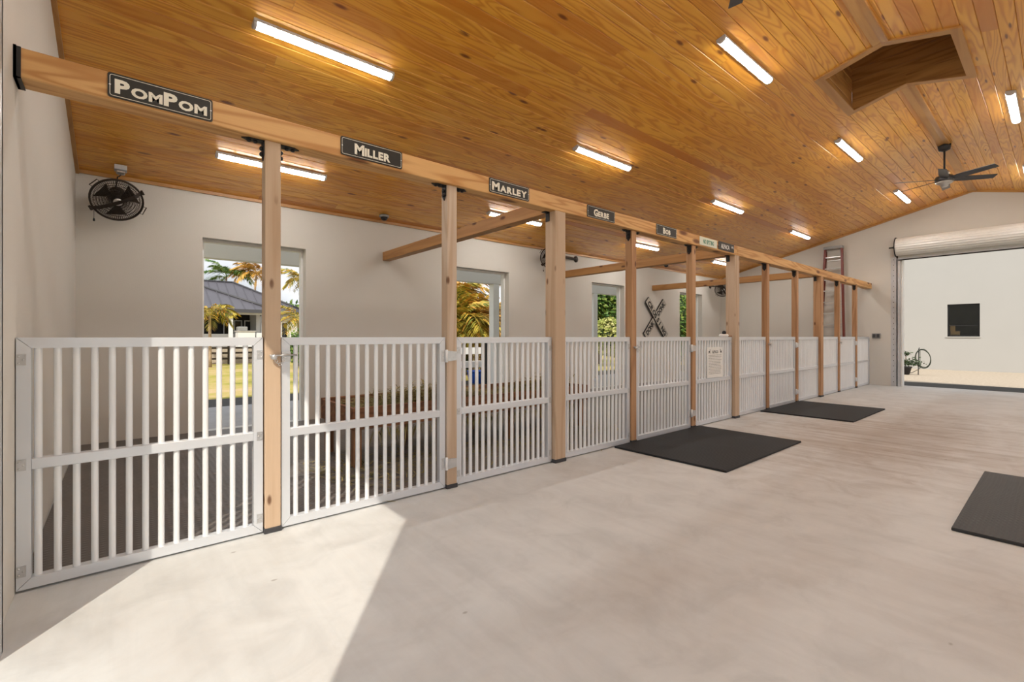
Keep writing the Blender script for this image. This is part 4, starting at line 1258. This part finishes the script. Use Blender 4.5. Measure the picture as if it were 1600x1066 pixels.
# ------------------------------------------------------------------ plants
rg = random.Random(11)
def frond_mesh(L, n, droop, leaf, name):
    b = MB()
    pts = []
    for i in range(13):
        u = i / 12
        pts.append(Vector((L * (u - 0.18 * u * u * droop), 0, L * (0.55 * u - (0.62 + 0.4 * droop) * u * u))))
    b.tube(pts, [0.016 * (1 - 0.8 * i / 12) for i in range(13)], 4)
    for i in range(n):
        u = 0.16 + 0.82 * i / n
        k = u * 12; j = min(11, int(k)); p = pts[j].lerp(pts[j + 1], k - j)
        tan = (pts[j + 1] - pts[j]).normalized()
        l = leaf * (0.55 + 0.9 * math.sin(math.pi * min(1, u * 0.92 + 0.06))) * rg.uniform(0.85, 1.1)
        for s in (-1, 1):
            d = (tan * 0.55 + Vector((0, s, 0)) * 0.85 + Vector((0, 0, rg.uniform(-0.35, 0.15)))).normalized()
            w = Vector((0, 0, 1)).cross(d).normalized() * 0.022 * (L / 1.5) * 1.5
            m1 = p + d * l * 0.5 + Vector((0, 0, 0.02)); e = p + d * l + Vector((0, 0, -0.25 * l))
            b.add([p, m1 + w, e, m1 - w, p + d * l * 0.5 + Vector((0, 0, 0.05 * l))], [(0, 1, 4), (1, 2, 4), (2, 3, 4), (3, 0, 4)])
    return b.mesh(name)
FR = {}
for key, m in (('leaf_green', 'g'), ('leaf_yellow', 'y'), ('leaf_orange', 'o')):
    FR[key] = []
    for v, dr in enumerate((0.3, 0.7, 1.1)):
        me = frond_mesh(1.6, 22, dr, 0.42, 'frond'); me.materials.append(M[key]); FR[key].append(me)

def palm(x, y, crown, scale, nf, key, lab, up=0.35, stems=1, thick=0.09, group='palms outdoors'):
    t = thing('palm_tree', lab, 'palm', (x, y, GZ - 0.03), group)
    for s in range(stems):
        dx, dy = (0, 0) if stems == 1 else (rg.uniform(-0.35, 0.35), rg.uniform(-0.35, 0.35))
        hz_ = (crown - GZ) * (1 if stems == 1 else rg.uniform(0.45, 1.0))
        bx_ = rg.uniform(-0.06, 0.06) * hz_
        pts = [Vector((dx + bx_ * (i / 6) ** 2, dy, hz_ * i / 6)) for i in range(7)]
        MB().tube(pts, [thick * (1.25 - 0.45 * i / 6) for i in range(7)], 8).build('trunk', M['trunk'], t, (0, 0, 0), True)
        top = pts[-1]
        for k in range(nf):
            me = FR[key][rg.randrange(3)]
            o = put('frond', me, t, top, (0, -rg.uniform(-0.25, 1.0) * up * 2.2, math.tau * k / nf + rg.uniform(-0.25, 0.25)))
            sc = scale * rg.uniform(0.85, 1.12); o.scale = (sc, sc, sc)
    return t
palm(6.72, 46, 6.3, 1.45, 15, 'leaf_green', 'green palm rising behind the house roof', 0.5)
palm(8.45, 43.8, 6.5, 1.35, 17, 'leaf_orange', 'orange brown palm rising over the house roof', 0.35)
palm(9.2, 32.5, 4.9, 1.05, 15, 'leaf_yellow', 'yellowing palm at the right of the house', 0.35)
palm(2.98, 24, 2.15, 0.75, 15, 'leaf_yellow', 'small yellow palm in front of the house', 0.3, thick=0.06)
palm(6.2, 22.5, 2.0, 0.72, 15, 'leaf_yellow', 'small yellow palm seen right of the first slim post', 0.4, thick=0.06)
k = 0
for x, y, c, sc in ((8.6, 13.2, 1.9, 0.85), (9.5, 13.4, 2.3, 0.85), (9.1, 14.6, 2.7, 0.95), (10.4, 14.0, 2.2, 0.9), (8.0, 14.2, 2.2, 0.9), (9.9, 15.0, 3.1, 1.0)):
    palm(x, y, c, sc, 11, 'leaf_yellow' if k % 2 == 0 else 'leaf_orange', ['foremost golden clump palm', 'golden clump palm', 'tallest golden clump palm', 'rightmost golden clump palm', 'leftmost golden clump palm', 'rearmost golden clump palm'][k] + ' of the thicket in the second doorway', 0.5, 4, 0.03, 'clump palms behind the white fence')
    k += 1

def leafy(name, lab, cat, c, rad, n, size, key, trunk=None, group=None, core=None):
    t = thing(name, lab, cat, (c[0], c[1], GZ - 0.03), group)
    b = MB()
    for _ in range(n):
        u = Vector((rg.gauss(0, 1), rg.gauss(0, 1), rg.gauss(0, 1))).normalized()
        r = rg.uniform(0.55, 1.0) ** 0.5
        p = Vector((c[0] + u.x * rad[0] * r, c[1] + u.y * rad[1] * r, c[2] + u.z * rad[2] * r))
        if p.z < GZ: continue
        a = Vector((rg.gauss(0, 1), rg.gauss(0, 1), rg.gauss(0, 0.7) - 0.3)).normalized()
        s = a.orthogonal().normalized(); s = (s + a.cross(s) * rg.uniform(-1, 1)).normalized()
        l = size * rg.uniform(0.6, 1.3); w = l * 0.28
        up = a.cross(s)
        b.add([p, p + a * l * 0.5 + s * w, p + a * l, p + a * l * 0.5 - s * w, p + a * l * 0.5 - up * w * 0.35], [(0, 1, 4), (1, 2, 4), (2, 3, 4), (3, 0, 4)])
    f = b.build('foliage', M[key], t)
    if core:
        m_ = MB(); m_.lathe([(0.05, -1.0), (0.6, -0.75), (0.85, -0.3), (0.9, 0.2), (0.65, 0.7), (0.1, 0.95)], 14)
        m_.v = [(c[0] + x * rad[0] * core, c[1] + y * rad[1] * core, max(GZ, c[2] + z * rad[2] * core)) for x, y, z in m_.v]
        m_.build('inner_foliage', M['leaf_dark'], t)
    if trunk:
        MB().tube([(c[0], c[1], GZ - 0.03), (c[0] + 0.05, c[1], c[2])], [trunk, trunk * 0.6], 8).build('trunk', M['bark'], t)
    return t
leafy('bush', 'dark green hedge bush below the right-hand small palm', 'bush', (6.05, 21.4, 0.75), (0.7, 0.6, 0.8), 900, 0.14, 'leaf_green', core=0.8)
leafy('tree', 'green leafy tree filling the third doorway', 'tree', (17.9, 14.6, 3.1), (1.9, 1.3, 1.35), 3200, 0.26, 'leaf_green', 0.1, core=0.75)
leafy('bush', 'lime yellow shrub below the tree in the third doorway', 'bush', (17.2, 13.4, 1.2), (1.1, 0.8, 0.9), 1700, 0.22, 'leaf_lime', core=0.7)
leafy('tree', 'bright green leafy tree showing in the fourth doorway', 'tree', (22.6, 13.2, 1.9), (2.0, 1.3, 2.0), 3000, 0.26, 'leaf_green', 0.1, core=0.75)
for i, (x, y, z, r) in enumerate(((-6, 52, 2.2, 4.5), (14, 56, 2.4, 4.5), (22, 48, 2.6, 4.5), (30, 42, 2.5, 4.2), (38, 36, 2.5, 4.2), (44, 28, 2.5, 4.2))):
    leafy('distant_tree', 'distant round green tree, %s along the skyline' % ordn[i], 'tree', (x, y, z), (r, r * 0.8, 2.6), 1500, 0.7, 'leaf_green', 0.2, 'trees along the skyline', 0.85)
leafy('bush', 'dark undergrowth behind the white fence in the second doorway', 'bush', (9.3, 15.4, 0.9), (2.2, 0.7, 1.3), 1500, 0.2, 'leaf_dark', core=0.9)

# ------------------------------------------------------------------ white building across the gravel yard
bd = thing('white_building', 'plain cream stucco building across the gravel yard', 'building', (26, -1, GZ))
BX = 24.7
wy0, wy1, wz0, wz1 = 2.03, 2.93, 1.21, 2.46
b = MB()
b.box(BX, BX + 0.2, -14, wy0, GZ - 0.05, 6); b.box(BX, BX + 0.2, wy1, 8.5, GZ - 0.05, 6)
b.box(BX, BX + 0.2, wy0, wy1, GZ - 0.05, wz0); b.box(BX, BX + 0.2, wy0, wy1, wz1, 6)
b.build('wall', M['bldg'], bd)
b = MB(); b.box(BX + 0.2, BX + 4, 8.3, 8.5, GZ - 0.05, 6); b.box(BX + 0.2, BX + 4, -14, -13.8, GZ - 0.05, 6); b.box(BX + 3.9, BX + 4, -13.8, 8.3, GZ - 0.05, 6)
b.build('side_walls', M['bldg'], bd)
MB().box(BX - 0.4, BX + 4.3, -14.4, 8.9, 6.0, 6.15).build('roof', M['barnroof'], bd)
w = MB(); w.box(BX + 0.06, BX + 0.12, wy0, wy0 + 0.04, wz0, wz1); w.box(BX + 0.06, BX + 0.12, wy1 - 0.04, wy1, wz0, wz1); w.box(BX + 0.06, BX + 0.12, wy0, wy1, wz0, wz0 + 0.04); w.box(BX + 0.06, BX + 0.12, wy0, wy1, wz1 - 0.04, wz1); w.box(BX + 0.06, BX + 0.12, wy0, wy1, 1.62, 1.65)
wf = w.build('window', M['black'], bd)
for za, zb_ in ((wz0 + 0.04, 1.62), (1.65, wz1 - 0.04)):
    gl = MB().box(BX + 0.085, BX + 0.091, wy0 + 0.04, wy1 - 0.04, za, zb_).build('pane', M['pane'] if 'pane' in M else M['glass'], wf)
MB().box(BX + 1.6, BX + 1.65, wy0 - 1.6, wy1 + 1.6, GZ, 4).build('room_shade_sheet', M['unlit_room'], bd)  # added dark sheet standing in for the dimness behind the window
MB().box(BX - 0.03, BX + 0.06, wy0 - 0.03, wy1 + 0.03, wz0 - 0.04, wz0).build('sill', M['bldg'], wf)

t = thing('carton_stack', 'brown cartons behind the window of the cream building', 'carton', (BX + 0.6, 2.72, 0.9))
MB().bevbox(BX + 0.3, BX + 1.2, 1.7, 3.3, 1.12, 1.16, 0.005).build('shelf_board', M['darkwood'], t)
MB().bevbox(BX + 0.3, BX + 0.36, 1.72, 1.78, GZ, 1.12, 0.004).build('shelf_leg', M['darkwood'], t)
MB().bevbox(BX + 0.3, BX + 0.36, 3.22, 3.28, GZ, 1.12, 0.004).build('shelf_leg', M['darkwood'], t)
MB().bevbox(BX + 0.35, BX + 0.65, 2.62, 2.88, 1.161, 1.42, 0.006).build('carton', M['carton'], t)
MB().bevbox(BX + 0.42, BX + 0.60, 2.76, 2.90, 1.421, 1.66, 0.006).build('carton', M['carton'], t)

# plant pot and coiled hose by the far door
t = thing('potted_plant', 'dark leafy plant in a black pot outside the far door', 'plant', (20.7, 3.52, GZ))
MB().lathe([(0.11, 0.0), (0.17, 0.24), (0.185, 0.24), (0.185, 0.28), (0.16, 0.28), (0.15, 0.24)], 18, (20.7, 3.52, GZ)).build('pot', M['pot'], t)
b = MB()
for _ in range(420):
    p = Vector((20.7 + rg.gauss(0, 0.12), 3.47 + rg.gauss(0, 0.17), 0.24 + abs(rg.gauss(0, 0.09))))
    if rg.random() < 0.18: p = Vector((20.7 + rg.gauss(0, 0.04), 3.50 + rg.gauss(0, 0.05), 0.62 + rg.gauss(0, 0.04)))
    a = Vector((rg.gauss(0, 1), rg.gauss(0, 1), rg.gauss(0, 0.6))).normalized(); s = a.orthogonal().normalized()
    l = rg.uniform(0.05, 0.11)
    b.add([p, p + a * l * 0.5 + s * l * 0.25, p + a * l, p + a * l * 0.5 - s * l * 0.25], [(0, 1, 2, 3)])
b.build('foliage', M['leaf_dark'], t)
MB().tube([(20.7, 3.52, 0.18), (20.7, 3.5, 0.64)], 0.012, 6).build('stem', M['bark'], t)
t = thing('garden_hose', 'dark garden hose coiled on a stake outside the far door', 'hose', (20.9, 3.2, GZ))
MB().tube([(20.9, 3.21, GZ - 0.02), (20.9, 3.195, 0.80)], 0.013, 8).build('stake', M['black'], t)
MB().tube([(20.9, 3.195, 0.79), (20.83, 3.17, 0.80), (20.80, 3.17, 0.83)], 0.011, 6).build('hook', M['black'], t)
b = MB(); pts = []
NL = 5
for k in range(NL * 26):
    u = k / 26; a = math.tau * u
    ex = rg.uniform(-0.008, 0.008) + 0.012 * math.sin(u * 2.1)
    yy = 3.10 - (0.185 + 0.004 * u) * math.sin(a) * (1.0 if math.cos(a) > 0 else 1.0)
    zz = 0.47 + 0.31 * math.cos(a) - 0.006 * u + ex
    yy += -0.05 * (1 - math.cos(a)) * 0.5
    pts.append((20.86 - 0.012 * u, yy, zz))
pts += [(20.8, 3.15, 0.12), (20.78, 3.35, -0.03), (20.78, 3.7, GZ + 0.015), (20.9, 4.3, GZ + 0.015)]
b.tube(pts, 0.011, 6); b.build('hose_coil', M['hose'], t)
